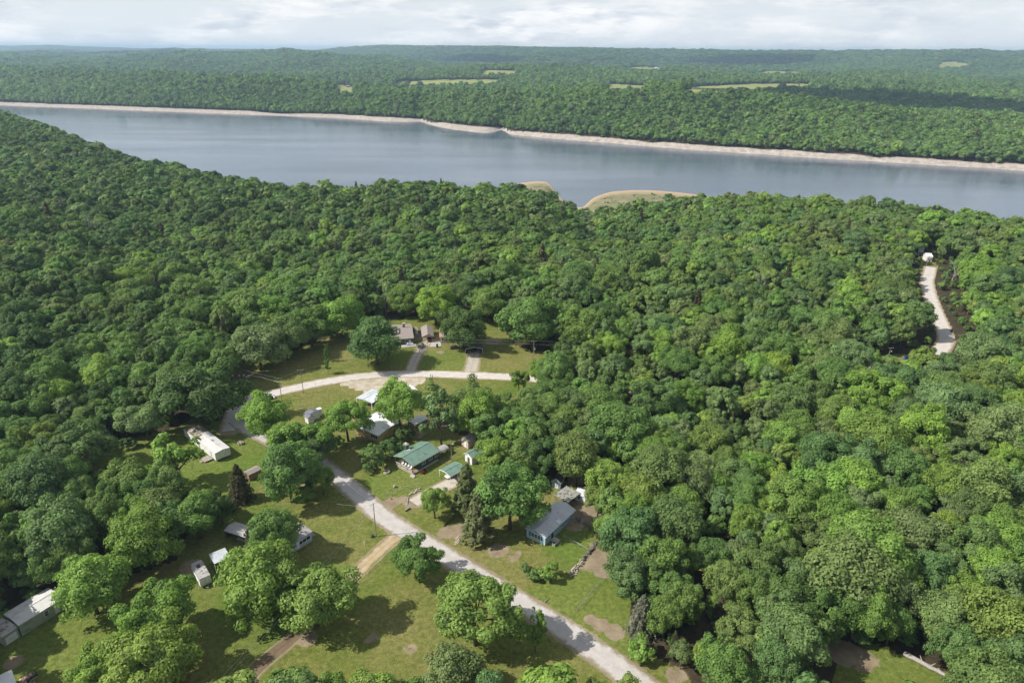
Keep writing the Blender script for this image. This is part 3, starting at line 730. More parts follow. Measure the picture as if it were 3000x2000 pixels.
HAND = [
 # lawn above the upper road
 (592, 800, 56, 'leaf', 'pale', 'large pale green oak overhanging the lawn left of the upper road'),
 (655, 772, 50, 'leaf', 'olive', 'olive oak at the lawn edge right of the large pale oak'),
 (712, 752, 45, 'leaf', 'mid', 'medium green tree at the dark lawn edge above the two saplings'),
 (783, 728, 52, 'leaf', 'bright', 'tall bright green tree left of the dark oak by the brown house'),
 (862, 785, 60, 'leaf', 'deep', 'broad dark oak standing left of the brown house'),
 (1000, 704, 44, 'leaf', 'lime', 'bright lime green tree behind the brown carport'),
 (1062, 752, 54, 'leaf', 'deep', 'broad dark oak hiding the reddish house beside the metal carport'),
 (1218, 738, 68, 'leaf', 'mid', 'very large spreading oak on the lawn right of the metal carport'),
 (1340, 758, 50, 'leaf', 'mid', 'round oak behind the utility pole right of the upper lawn'),
 (1118, 700, 40, 'leaf', 'yellow', 'yellowish green tree behind the dark carport'),
 (1150, 640, 42, 'leaf', 'mid', 'medium tree at the woods edge behind the carport lawn'),
 (930, 690, 36, 'leaf', 'mid', 'medium tree at the woods edge behind the brown house'),
 (750, 812, 7.5, 'airy', 'mid', 'thin young sapling on the upper lawn, farther of two'),
 (752, 840, 8, 'airy', 'mid', 'thin young sapling on the upper lawn, nearer of two'),
 # between the upper road and the white roofs
 (1243, 850, 26, 'leaf', 'bright', 'slim bright green tree at the end of the upper road lawn'),
 (1192, 872, 20, 'leaf', 'bright', 'small bright tree at the right end of the pale road'),
 (915, 930, 53, 'leaf', 'lime', 'tall lime green tree in front of the white roofed house', 1.15),
 (795, 960, 46, 'leaf', 'bright', 'bright green open tree right of the white shed', 1.1),
 (985, 915, 34, 'airy', 'olive', 'thin olive tree right of the lime green tree'),
 (1012, 965, 42, 'airy', 'pale', 'slender pale tree with bare trunk beside the green roofed house', 1.35),
 (1085, 925, 52, 'leaf', 'olive', 'dull olive oak right of the white roofs'),
 (1168, 945, 42, 'leaf', 'mid', 'medium tree below the pale road right of the olive oak'),
 (1222, 925, 40, 'leaf', 'olive', 'olive tree below the right end of the pale road'),
 (1275, 905, 46, 'leaf', 'mid', 'rounded tree beyond the right end of the pale road'),
 (1215, 985, 48, 'leaf', 'mid', 'dense medium tree above the top of the blue house lot'),
 (1140, 985, 52, 'leaf', 'mid', 'medium tree above the green roofed outbuilding'),
 (858, 1048, 34, 'bush', 'mid', 'rounded green thicket left of the green roofed house'),
 (895, 1030, 30, 'bush', 'deep', 'dark shrub mass behind the green roofed house chimney'),
 (930, 995, 24, 'bush', 'deep', 'dark shrub behind the green roofed house'),
 (845, 1075, 16, 'bush', 'mid', 'small shrub on the roadside left of the fire ring'),
 # green house to blue house
 (997, 1150, 33, 'leaf', 'bright', 'neat round bright green tree beside the main road'),
 (1072, 1120, 38, 'pine', 'pine', 'tall pine beside the green carport, the farther of two', 1.0),
 (1098, 1185, 40, 'pine', 'pine', 'tall pine in front of the blue house lot, the nearer of two', 0.95),
 (1172, 1142, 70, 'leaf', 'mid', 'huge oak overhanging the grey roof of the blue house', 1.12),
 (1140, 1048, 42, 'leaf', 'bright', 'bright green tree behind the two pines'),
 (1200, 1050, 45, 'leaf', 'mid', 'tree behind the huge oak at the top of the lot'),
 (1245, 1050, 45, 'leaf', 'deep', 'dark tree behind the mossy patio roof'),
 (1325, 1050, 52, 'leaf', 'olive', 'tall olive oak with bare trunks behind the blue outbuilding', 1.25),
 (1375, 1150, 28, 'leaf', 'yellow', 'yellow green narrow tree at the right of the blue house yard'),
 (1395, 1210, 30, 'leaf', 'yellow', 'yellow green tree at the corner of the stone wall'),
 (1262, 1312, 25, 'bush', 'bright', 'bright green shrub in the front lawn of the blue house', 1.2),
 (1228, 1318, 20, 'bush', 'mid', 'low darker shrub beside the bright lawn shrub', 0.9),
 (1205, 1302, 12, 'bush', 'blue', 'small leafy clump at the left of the lawn shrubs', 0.8),
 (1452, 1230, 62, 'leaf', 'blue', 'big bluish green oak right of the stone wall'),
 (1440, 1320, 48, 'leaf', 'blue', 'bluish green tree over the worn bank right of the lawn'),
 (1475, 1410, 40, 'cedar', 'grey', 'greyish cedar at the edge of the lower right lawn', 1.1),
 (1470, 1490, 34, 'bush', 'bright', 'bright shrub at the foot of the greyish cedar', 1.1),
 # left of the main road
 (465, 905, 78, 'leaf', 'deep', 'massive dark oak above the white mobile home', 1.05),
 (405, 880, 50, 'leaf', 'mid', 'medium tree left of the massive dark oak'),
 (330, 962, 45, 'leaf', 'pale', 'pale green tree at the left edge of the mobile home clearing'),
 (292, 1018, 18, 'bush', 'deep', 'dark round shrub left of the mobile home clearing'),
 (610, 958, 52, 'leaf', 'bright', 'spreading tree left of the white shed'),
 (690, 1020, 55, 'leaf', 'bright', 'bright tree at the left side of the main road bend'),
 (662, 1085, 60, 'leaf', 'mid', 'tall dense tree left of the grey main road', 1.15),
 (740, 1100, 26, 'leaf', 'bright', 'narrow tree at the left edge of the main road'),
 (725, 1030, 42, 'leaf', 'deep', 'dense dark tree filling the main road bend'),
 (770, 1015, 20, 'bush', 'mid', 'shrub at the right side of the main road bend'),
 (650, 1010, 38, 'leaf', 'lime', 'light tree between the spreading tree and the tall dense tree'),
 (700, 1135, 30, 'bush', 'mid', 'shrub mass below the tall dense tree by the main road'),
 (405, 1065, 58, 'airy', 'bright', 'airy light green tree in front of the mobile home'),
 (548, 1108, 34, 'cedar', 'cedar', 'dark brownish cedar below the mobile home', 1.15),
 (450, 1182, 52, 'leaf', 'mid', 'tree with pale twigs below the airy tree'),
 (505, 1165, 30, 'leaf', 'deep', 'dark low tree left of the brownish cedar'),
 (322, 1240, 72, 'leaf', 'bright', 'large bright green tree left of the camper trailer'),
 (290, 1115, 60, 'leaf', 'mid', 'large tree behind the bright tree at left'),
 (632, 1225, 50, 'leaf', 'mid', 'tree standing between the grey shed and the pale blue house', 1.2),
 (590, 1335, 88, 'leaf', 'bright', 'big bright tree in front of the camper trailer and striped roof'),
 (722, 1368, 78, 'leaf', 'yellow', 'big yellowish green tree beside the tan dirt drive'),
 (205, 1345, 72, 'leaf', 'bright', 'broad green tree over the sage green mobile home'),
 (362, 1400, 74, 'leaf', 'bright', 'round bright tree in the middle of the lower left lawn'),
 (345, 1515, 92, 'leaf', 'lime', 'lime green tree cut by the bottom edge at left'),
 (235, 1530, 66, 'leaf', 'lime', 'lime green tree at the lower left corner'),
 (575, 1238, 13, 'airy', 'grey', 'small greyish tree beside the striped roof'),
 # below the main road
 (962, 1285, 50, 'leaf', 'mid', 'tree at the roadside below the blue trash bin'),
 (1092, 1395, 92, 'leaf', 'yellow', 'very large oak in front of the main road at bottom centre', 1.1),
 (1230, 1450, 26, 'airy', 'bright', 'thin leaning young tree right of the very large oak', 1.3),
 (1035, 1552, 72, 'leaf', 'pale', 'tree cut by the bottom edge in the centre'),
]
for h in HAND:
    tree_px(h[0], h[1], h[2], h[3], h[4], h[5], *(h[6:7]), group=None, cat='shrub' if h[3] == 'bush' else 'tree')
for u, v, r, hk, lb in [(2118, 1388, 26, 1.0, 'bare dead tree with pale spreading branches at lower right'), (2085, 1268, 30, 1.0, 'dead grey treetop among the oaks right of centre'), (2340, 1125, 22, 1.0, 'pale dead tree at the right picture edge'),
                    (2128, 908, 30, 1.1, 'bare grey tree near the lane at right'), (2250, 1375, 20, 1.0, 'small dead tree above the lower right corner'), (1000, 520, 9, 1.1, 'thin dead snag at the near lake woods'),
                    (1960, 690, 12, 1.0, 'dead twiggy tree in the right hand woods'), (1800, 640, 12, 1.0, 'dead twiggy tree above the middle of the right woods'), (440, 1060, 14, 1.2, 'bare twigs behind the airy tree by the mobile home')]:
    tree_px(u, v, r, 'dead', 'grey', lb, hk)
for u, v, r, tn, lb in [(1655, 1400, 26, 'cedar', 'dark cedar between the oaks at lower right'), (1890, 1290, 22, 'cedar', 'brownish cedar in the lower right woods'), (1690, 1530, 36, 'cedar', 'dark rounded cedar at the bottom edge right of the road'),
                        (1200, 700, 15, 'cedar', 'small dark cedar beside the very large spreading oak'), (1165, 735, 16, 'cedar', 'dark cedar at the back of the carport lawn'), (2050, 1300, 18, 'cedar', 'dark cedar beside the dead treetop')]:
    tree_px(u, v, r, 'cedar', tn, lb, 1.1)

# --- woods
def jitter_grid(x0, x1, y0, y1, s, seed):
    rng = np.random.RandomState(seed)
    gx, gy = np.meshgrid(np.arange(x0, x1, s), np.arange(y0, y1, s))
    gx = gx + (np.arange(gx.shape[0]) % 2)[:, None] * s * 0.5
    return (gx + rng.uniform(-.42, .42, gx.shape) * s).ravel(), (gy + rng.uniform(-.42, .42, gx.shape) * s).ravel(), rng
def yline(a, arr): return np.interp(a, GA, arr)
x, y, rng = jitter_grid(-1400, 900, 62, 1500, 5.5, 31)
a_ = x / y
k = (np.abs(a_) < 1.25)
x, y, a_ = x[k], y[k], a_[k]
ynl = yline(a_, yn); uu, vv, _f = px(x, y, ground(x, y))
spit_zone = (uu > 1440) & (uu < 2150)
k = (y < ynl - 14) & ~(spit_zone & (y > np.minimum(ynl - 112, yline(a_, yd) + np.where(uu < 1680, 85, 105)))) & (y < yline(a_, yd) * 1.3 + 60)
for c_ in CLEARS: k &= ~in_poly(x, y, c_)
for kk, (p, w) in RC.items():
    k &= (seg_dist(x, y, p) > w * 0.5 + np.where((x > 25) & (kk == 'upper'), 0.3, 8.0 if kk == 'far' else 3.0))
k &= ~((uu > 1685) & (uu < 1750) & (vv > 585) & (vv < 650))
x, y = x[k], y[k]
R = np.clip(rng.lognormal(math.log(3.75), 0.32, len(x)), 1.9, 8.0)
for ox, oy, orr in OCC:
    d = np.hypot(x - ox, y - oy); bad = d < (orr * 0.75 + R * 0.45)
    x, y, R = x[~bad], y[~bad], R[~bad]
# thin out: keep trees from standing inside each other
o = np.argsort(-R); x, y, R = x[o], y[o], R[o]
cell = {}; keep = np.ones(len(x), bool)
for i in range(len(x)):
    cx, cy = int(x[i] // 8), int(y[i] // 8); ok = True
    for ix in (cx - 1, cx, cx + 1):
        for iy_ in (cy - 1, cy, cy + 1):
            for j in cell.get((ix, iy_), ()):
                if (x[i] - x[j]) ** 2 + (y[i] - y[j]) ** 2 < (0.58 * (R[i] + R[j])) ** 2: ok = False; break
            if not ok: break
        if not ok: break
    if ok: cell.setdefault((cx, cy), []).append(i)
    else: keep[i] = False
x, y, R = x[keep], y[keep], R[keep]
a_ = x / y; z = ground(x, y)
uu, vv, ff = px(x, y, z + 8)
# species mix drifts across the slope: deeper greens to the left, olive and yellow tones to the right
q = fbm(x / 60, y / 60, 41, 3) - 0.47 + 0.22 * np.clip((uu - 1350) / 1100, -1, 1) + 0.26 * np.clip((vv - 1000) / 450, 0, 1) * np.clip((1300 - uu) / 300, 0, 1) + rng.normal(0, 0.16, len(x))
names = ['deep', 'mid', 'mid', 'blue', 'olive', 'bright', 'pale', 'yellow', 'lime']
bins = np.array([-0.26, -0.10, 0.02, 0.09, 0.17, 0.27, 0.36, 0.47])
ti = np.digitize(q, bins)
ti = np.where(rng.uniform(size=len(x)) < 0.08, rng.randint(0, 9, len(x)), ti)
HTk = rng.uniform(2.3, 3.3, len(x)) * (4.4 / np.maximum(R, 3)) ** 0.45
kindr = rng.uniform(size=len(x))
vis = (uu > -60) & (uu < 3060) & (vv > 400) & (vv < 2080)
size_px = np.where(vis, R / ff, 0)
n_hand = sum(1 for h in HAND if h[3] in ('leaf', 'airy'))
order = np.argsort(-size_px)[:300 - n_hand]
single = np.zeros(len(x), bool); single[order] = True
ORD = ['first', 'second', 'third', 'fourth', 'fifth', 'sixth', 'seventh', 'eighth', 'ninth', 'tenth', 'eleventh', 'twelfth']
def zone(u, v):
    if u > 1500 and v > 1740: return 'at the lower right bottom edge'
    if u > 2350 and v > 1450: return 'near the right picture edge'
    if u > 1700 and v > 1560: return 'below the small blue shed'
    if u > 1700 and v > 1380: return 'right of the blue house'
    if u > 1700: return 'below the far right road'
    if u > 1180 and v > 1240: return 'behind the blue house'
    if u > 1180: return 'around the upper road end'
    if v > 1560: return 'behind the sage mobile home'
    if v > 1300: return 'near the left picture edge'
    return 'left of the white mobile home'
buckets = {}
for i in order:
    w = TONE_WORD[names[ti[i]]]; s = 'broad' if R[i] > 5.3 else 'medium sized' if R[i] > 4.2 else 'narrow'
    buckets.setdefault((s, w, zone(uu[i], vv[i])), []).append(i)
for (s, w, zn), ids in buckets.items():
    ids.sort(key=lambda i: uu[i])
    for n_, i in enumerate(ids):
        if len(ids) == 1: lb = f'only {s} {w} tree {zn}'
        else: lb = f'{s} {w} tree {zn}, {ORD[min(n_, 11)] if n_ < 12 else str(n_ + 1) + "th"} from left'
        if len(lb.split()) > 16: lb = lb.replace('medium sized', 'middling').replace('the dense', 'dense').replace('the thick', 'thick')
        tree_at(float(x[i]), float(y[i]), float(R[i]) * 1.06, float(R[i] * HTk[i]), 'leaf', names[ti[i]], lb, 'trees of the near woods')

# prototypes for the mass of the woods, kept outside the scene
PROTO = bpy.data.collections.new('woods_prototypes')
def proto(name, me):
    o = bpy.data.objects.new(name, me); PROTO.objects.link(o); return o
def stem(h, r=0.05, n=5):
    mb = MB().tube([(0, 0, -.3), (0.02, 0.01, h * .6), (0, 0, h)], [r * 1.2, r * .8, r * .3], n, cap=False); return mb.v, mb.f
n_mid_, n_far_ = 5, 4
for i in range(n_mid_):          # 0-4: middle distance
    V_, lv_, C_ = crown_pts(200 + i, 44, 4200, 0.122, up=[.85, 1.0, .8, .95, 1.05][i], lo=.8, irr=.24, fill=.55, coh=.55); V_ = V_ + np.array([0, 0, 1.65])
    proto(f'woods_tree_{i:02d}', cards_mesh('crown', V_, lv_, F_INS, stem(1.7)))
for i in range(n_far_):          # 5-8: far
    V_, lv_, C_ = crown_pts(220 + i, 20, 520, 0.30, up=1.0, lo=.85, irr=.12, cr=(.30, .42), fill=.62, coh=.9); V_ = V_ + np.array([0, 0, 1.55])
    proto(f'woods_tree_{5 + i:02d}', cards_mesh('crown', V_, lv_, F_INS, stem(1.6)))
P_, N_, lv_ = pine_pts(27, 1200, 0, 1.0, 14); P_[:, 2] *= 3.0
proto('woods_tree_09', cards_mesh('crown', cards(P_, N_ * np.array([1.6, 1.6, .7]), 0.24, _r, 1.4), lv_, F_INS, stem(2.8)))
d_ = DEADS[0].copy(); d_.transform(Matrix.Diagonal((2.6, 2.6, 2.6, 1)))
proto('woods_tree_10', d_)

def scatter(name, X, Y, Z, S, rot, pid, tint, label):
    n = len(X)
    me = bpy.data.meshes.new(name); me.vertices.add(n)
    me.vertices.foreach_set('co', np.stack([X, Y, Z], -1).astype(np.float32).ravel())
    def put(nm, t, d, arr):
        a = me.attributes.new(nm, t, 'POINT'); a.data.foreach_set(d, arr)
    put('pid', 'INT', 'value', pid.astype(np.int32)); put('scl', 'FLOAT_VECTOR', 'vector', S.astype(np.float32).ravel())
    put('rot', 'FLOAT_VECTOR', 'vector', np.stack([0 * rot, 0 * rot, rot], -1).astype(np.float32).ravel())
    put('tint', 'FLOAT_COLOR', 'color', np.concatenate([tint, np.ones((n, 1))], 1).astype(np.float32).ravel())
    ng = bpy.data.node_groups.new(name, 'GeometryNodeTree')
    ng.interface.new_socket('Geometry', in_out='INPUT', socket_type='NodeSocketGeometry'); ng.interface.new_socket('Geometry', in_out='OUTPUT', socket_type='NodeSocketGeometry')
    gi = ng.nodes.new('NodeGroupInput'); go = ng.nodes.new('NodeGroupOutput')
    ci = ng.nodes.new('GeometryNodeCollectionInfo'); ci.inputs['Collection'].default_value = PROTO; ci.inputs['Separate Children'].default_value = True; ci.inputs['Reset Children'].default_value = True
    ip = ng.nodes.new('GeometryNodeInstanceOnPoints'); ip.inputs['Pick Instance'].default_value = True
    def na(nm, t):
        q = ng.nodes.new('GeometryNodeInputNamedAttribute'); q.data_type = t; q.inputs['Name'].default_value = nm; return q.outputs[0]
    er = ng.nodes.new('FunctionNodeEulerToRotation')
    L = ng.links.new
    L(gi.outputs[0], ip.inputs['Points']); L(ci.outputs[0], ip.inputs['Instance']); L(na('pid', 'INT'), ip.inputs['Instance Index'])
    L(na('rot', 'FLOAT_VECTOR'), er.inputs[0]); L(er.outputs[0], ip.inputs['Rotation']); L(na('scl', 'FLOAT_VECTOR'), ip.inputs['Scale']); L(ip.outputs[0], go.inputs[0])
    ob = mesh_obj(name, me)
    md = ob.modifiers.new('scatter', 'NODES'); md.node_group = ng
    tag(ob, label, kind='stuff'); return ob
PAL = np.array([TONE[n] for n in names])
def tints(t, rng, amt=0.13):
    c = PAL[t] * (1 + rng.uniform(-amt, amt, (len(t), 1))); return c * (1 + rng.uniform(-.09, .09, c.shape))
r_ = ~single
xr, yr, zr, Rr, tr_, hk_, kr = x[r_], y[r_], z[r_], R[r_], ti[r_], HTk[r_], kindr[r_]
pid = np.where(yr < 560, rng.randint(0, 5, len(xr)), rng.randint(5, 9, len(xr)))
tn = tints(tr_, rng)
ce = kr < 0.035; pid = np.where(ce, 9, pid); tn[ce] = np.array(TONE['cedar']) * (1 + rng.uniform(-.2, .2, (ce.sum(), 1)))
de = (kr > 0.988); pid = np.where(de, 10, pid)
S_ = np.stack([Rr * rng.uniform(.95, 1.2, len(Rr)), Rr * rng.uniform(.95, 1.2, len(Rr)), Rr * hk_ / 2.45], -1)
S_[ce] *= np.array([0.62, 0.62, 0.95]); S_[de] *= 1.0
# undergrowth and saplings between the trunks close the gaps at the margins
ux, uy, r2 = jitter_grid(-700, 700, 62, 620, 5.0, 77)
k = np.abs(ux / uy) < 1.2
k &= r2.uniform(size=len(ux)) < 0.6
for c_ in CLEARS: k &= ~in_poly(ux, uy, c_)
for kk, (p, w) in RC.items(): k &= seg_dist(ux, uy, p) > w * 0.5 + 2.0
k &= uy < yline(ux / uy, yd)
ux, uy = ux[k], uy[k]; uz = ground(ux, uy); us = r2.uniform(1.0, 2.3, len(ux))
U_t = tints(r2.randint(0, 6, len(ux)), r2)
scatter('woods', np.concatenate([xr, ux]), np.concatenate([yr, uy]), np.concatenate([zr, uz - us * 0.6]), np.concatenate([S_, np.stack([us, us, us], -1)]), np.concatenate([rng.uniform(0, 6.28, len(xr)), r2.uniform(0, 6.28, len(ux))]),
        np.concatenate([pid, np.where(uy < 300, r2.randint(0, 5, len(ux)), r2.randint(5, 9, len(ux)))]), np.concatenate([tn, U_t]), 'dense mixed oak woods covering the near side of the lake')

# --- woods across the lake
parts = []
def far_zone(ya, yb_, s, Rm, seed):
    X, Y, r3 = jitter_grid(-yb_ * 0.95, yb_ * 0.95, ya, yb_, s, seed)
    k = np.abs(X / Y) < 0.92; X, Y = X[k], Y[k]; A = X / Y
    k = Y > yline(A, yf + bank) + 1.0 + 6 * r3.uniform(size=len(X)) + 16 * np.clip(fbm(X / 45, Y / 45, 71, 3) - 0.55, -0.35, 1); k &= Y < yline(A, sy) * 1.1
    X, Y = X[k], Y[k]; Z = ground(X, Y)
    u_, v_, f_ = px(X, Y, Z); k = np.ones(len(X), bool)
    for f in FIELDS:
        for dv in (0, 0.5, 1.0): k &= ~in_poly(u_, v_ - dv * 24000 / Y, f)
    # small cove flat in the opposite shore
    k &= ~((u_ > 1236) & (u_ < 1500) & (v_ > 366 + (u_ - 1236) * 0.05) & (Y < yline(X / Y, yf) + 60))
    X, Y, Z = X[k], Y[k], Z[k]
    Rr = np.clip(r3.lognormal(math.log(Rm), 0.22, len(X)), Rm * .55, Rm * 1.9)
    q = fbm(X / 260, Y / 320, 61, 3) - 0.5 + r3.normal(0, 0.17, len(X))
    t = np.digitize(q, np.array([-0.22, -0.02, 0.12, 0.20, 0.28, 0.36, 0.48, 0.6]))
    c = tints(t, r3) * 1.15
    pid = r3.randint(5, 9, len(X)); kr = r3.uniform(size=len(X)); ce = kr < 0.05; pid[ce] = 9; c[ce] = TONE['cedar']
    S = np.stack([Rr * 1.1, Rr * 1.1, Rr * r3.uniform(.85, 1.15, len(X)) * (6.0 / Rm if Rm > 7 else 1.0)], -1); S[ce] *= np.array([.6, .6, .85])
    parts.append((X, Y, Z - 0.5, S, r3.uniform(0, 6.28, len(X)), pid, c))
far_zone(1080, 2300, 8.2, 5.2, 51)
far_zone(2300, 3900, 11.5, 6.8, 52)
far_zone(3900, 6200, 19, 10.5, 53)
far_zone(6200, 10500, 32, 17, 54)
scatter('far_woods', *[np.concatenate([p[i] for p in parts]) for i in range(7)], 'hazy green woods on the hills across the lake')
print('TREES', len(xr), len(ux), sum(len(p[0]) for p in parts))

# ------------------------------------------------------------------ buildings
BLUE = plain('siding_blue', (0.24, 0.43, 0.54), 0.6, 0.3, var=0.08, scale=0.8)
SHEDBLUE = plain('siding_slate_blue', (0.20, 0.28, 0.38), 0.6, 0.3, var=0.1)
PALEBLUE = plain('siding_pale_blue', (0.42, 0.50, 0.58), 0.6, 0.3, var=0.08, dirt=(0.25, 0.27, 0.24), dirt_amt=0.2)
WHITE = plain('paint_white', (0.72, 0.72, 0.70), 0.5, 0.4, var=0.06, dirt=(0.42, 0.41, 0.35), dirt_amt=0.25, dirt_scale=0.9)
TRIM = plain('trim_white', (0.74, 0.74, 0.72), 0.5, 0.4, var=0.04)
SAGE = plain('siding_sage', (0.34, 0.38, 0.30), 0.6, 0.3, var=0.08, dirt=(0.24, 0.25, 0.19), dirt_amt=0.3)
YELLOW = plain('wall_ochre', (0.46, 0.37, 0.16), 0.8, 0.2, var=0.15, dirt=(0.28, 0.22, 0.12), dirt_amt=0.35)
WOOD = plain('wood_plank', (0.27, 0.19, 0.115), 0.8, 0.2, var=0.3, scale=2.5)
DARKWOOD = plain('wood_dark', (0.10, 0.075, 0.055), 0.85, 0.2, var=0.3, scale=2.5)
OLDWOOD = plain('wood_weathered', (0.30, 0.26, 0.22), 0.85, 0.15, var=0.3, scale=2.5)
BROWNW = plain('siding_dark_brown', (0.085, 0.075, 0.070), 0.75, 0.2, var=0.2)
GREENW = plain('siding_dark_green', (0.045, 0.085, 0.075), 0.7, 0.25, var=0.15)
DARK = plain('matt_black', (0.035, 0.035, 0.038), 0.8, 0.2, var=0.2)  # plain black for gable lamp, fan guard, ash and the log end disc
PINK = plain('siding_pinkish', (0.55, 0.44, 0.38), 0.7, 0.2, var=0.1, dirt=(0.35, 0.26, 0.2), dirt_amt=0.3)
BRICK = plain('brick_brown', (0.30, 0.18, 0.13), 0.85, 0.2, var=0.3, scale=3)
CONC = plain('block_concrete', (0.40, 0.38, 0.35), 0.9, 0.15, var=0.15, scale=2)
R_GREY = plain('roof_grey', (0.50, 0.50, 0.53), 0.75, 0.25, var=0.1, scale=0.7, dirt=(0.42, 0.42, 0.44), dirt_amt=0.25)
R_DKGREY = plain('roof_slate', (0.15, 0.16, 0.19), 0.75, 0.25, var=0.12)
R_MOSS = plain('roof_mossy', (0.29, 0.29, 0.26), 0.9, 0.1, var=0.12, dirt=(0.035, 0.035, 0.025), dirt_amt=0.45, dirt_scale=1.1)
R_GREEN = plain('roof_green_metal', (0.145, 0.235, 0.185), 0.5, 0.4, var=0.1, scale=0.4, dirt=(0.105, 0.165, 0.13), dirt_amt=0.35, dirt_scale=0.7)
R_WHITE = plain('roof_white', (0.80, 0.80, 0.80), 0.5, 0.4, var=0.04, dirt=(0.55, 0.53, 0.49), dirt_amt=0.3, dirt_scale=0.35)
R_GALV = plain('roof_galvanised', (0.60, 0.63, 0.66), 0.35, 0.5, metal=0.3, var=0.06, dirt=(0.42, 0.45, 0.47), dirt_amt=0.3, dirt_scale=0.3)
R_TRAILER = plain('roof_trailer', (0.56, 0.55, 0.53), 0.7, 0.3, var=0.1, dirt=(0.40, 0.38, 0.36), dirt_amt=0.3, dirt_scale=0.4)
R_DEBRIS = plain('roof_debris', (0.15, 0.12, 0.075), 0.95, 0.1, var=0.4, scale=2, dirt=(0.42, 0.41, 0.38), dirt_amt=0.35, dirt_scale=0.7)
R_BROWN = plain('roof_taupe', (0.26, 0.225, 0.20), 0.85, 0.2, var=0.1, scale=1.5)
R_REDBR = plain('roof_reddish', (0.36, 0.25, 0.22), 0.85, 0.2, var=0.12, scale=1.5)
R_RUST = plain('roof_rust', (0.42, 0.17, 0.085), 0.85, 0.2, var=0.2)
R_BLACK = plain('roof_charcoal', (0.075, 0.075, 0.085), 0.6, 0.3, var=0.15)
R_SHED = plain('roof_patchy_grey', (0.36, 0.345, 0.335), 0.75, 0.25, var=0.12, dirt=(0.22, 0.20, 0.185), dirt_amt=0.35, dirt_scale=0.5)
GLASS = plain('window_glass', (0.025, 0.030, 0.035), 0.08, 0.6, var=0.2)
SKYL = plain('skylight_dome', (0.62, 0.66, 0.68), 0.25, 0.5, var=0.03)
SHUT = plain('shutter_maroon', (0.05, 0.030, 0.028), 0.6, 0.3, var=0.1)
STEEL = plain('steel_grey', (0.40, 0.41, 0.42), 0.45, 0.5, metal=0.5, var=0.1)
RED = plain('paint_red', (0.50, 0.045, 0.025), 0.4, 0.5, var=0.1)
ORANGE = plain('plastic_orange', (0.62, 0.12, 0.03), 0.5, 0.4, var=0.1)
BINBLUE = plain('plastic_navy', (0.018, 0.050, 0.16), 0.45, 0.45, var=0.1)
BINDARK = plain('plastic_black', (0.02, 0.022, 0.026), 0.5, 0.4, var=0.1)
STONE = plain('field_stone', (0.42, 0.37, 0.31), 0.9, 0.15, var=0.3, scale=2)
STONED = plain('field_stone_dark', (0.16, 0.145, 0.13), 0.9, 0.15, var=0.3, scale=2)
POLEW = plain('pole_wood', (0.27, 0.235, 0.195), 0.9, 0.1, var=0.2, scale=2)
WIRE = plain('wire', (0.30, 0.30, 0.30), 0.6, 0.3, var=0.05)
TYRE = plain('tyre', (0.018, 0.018, 0.018), 0.85, 0.2, var=0.1)

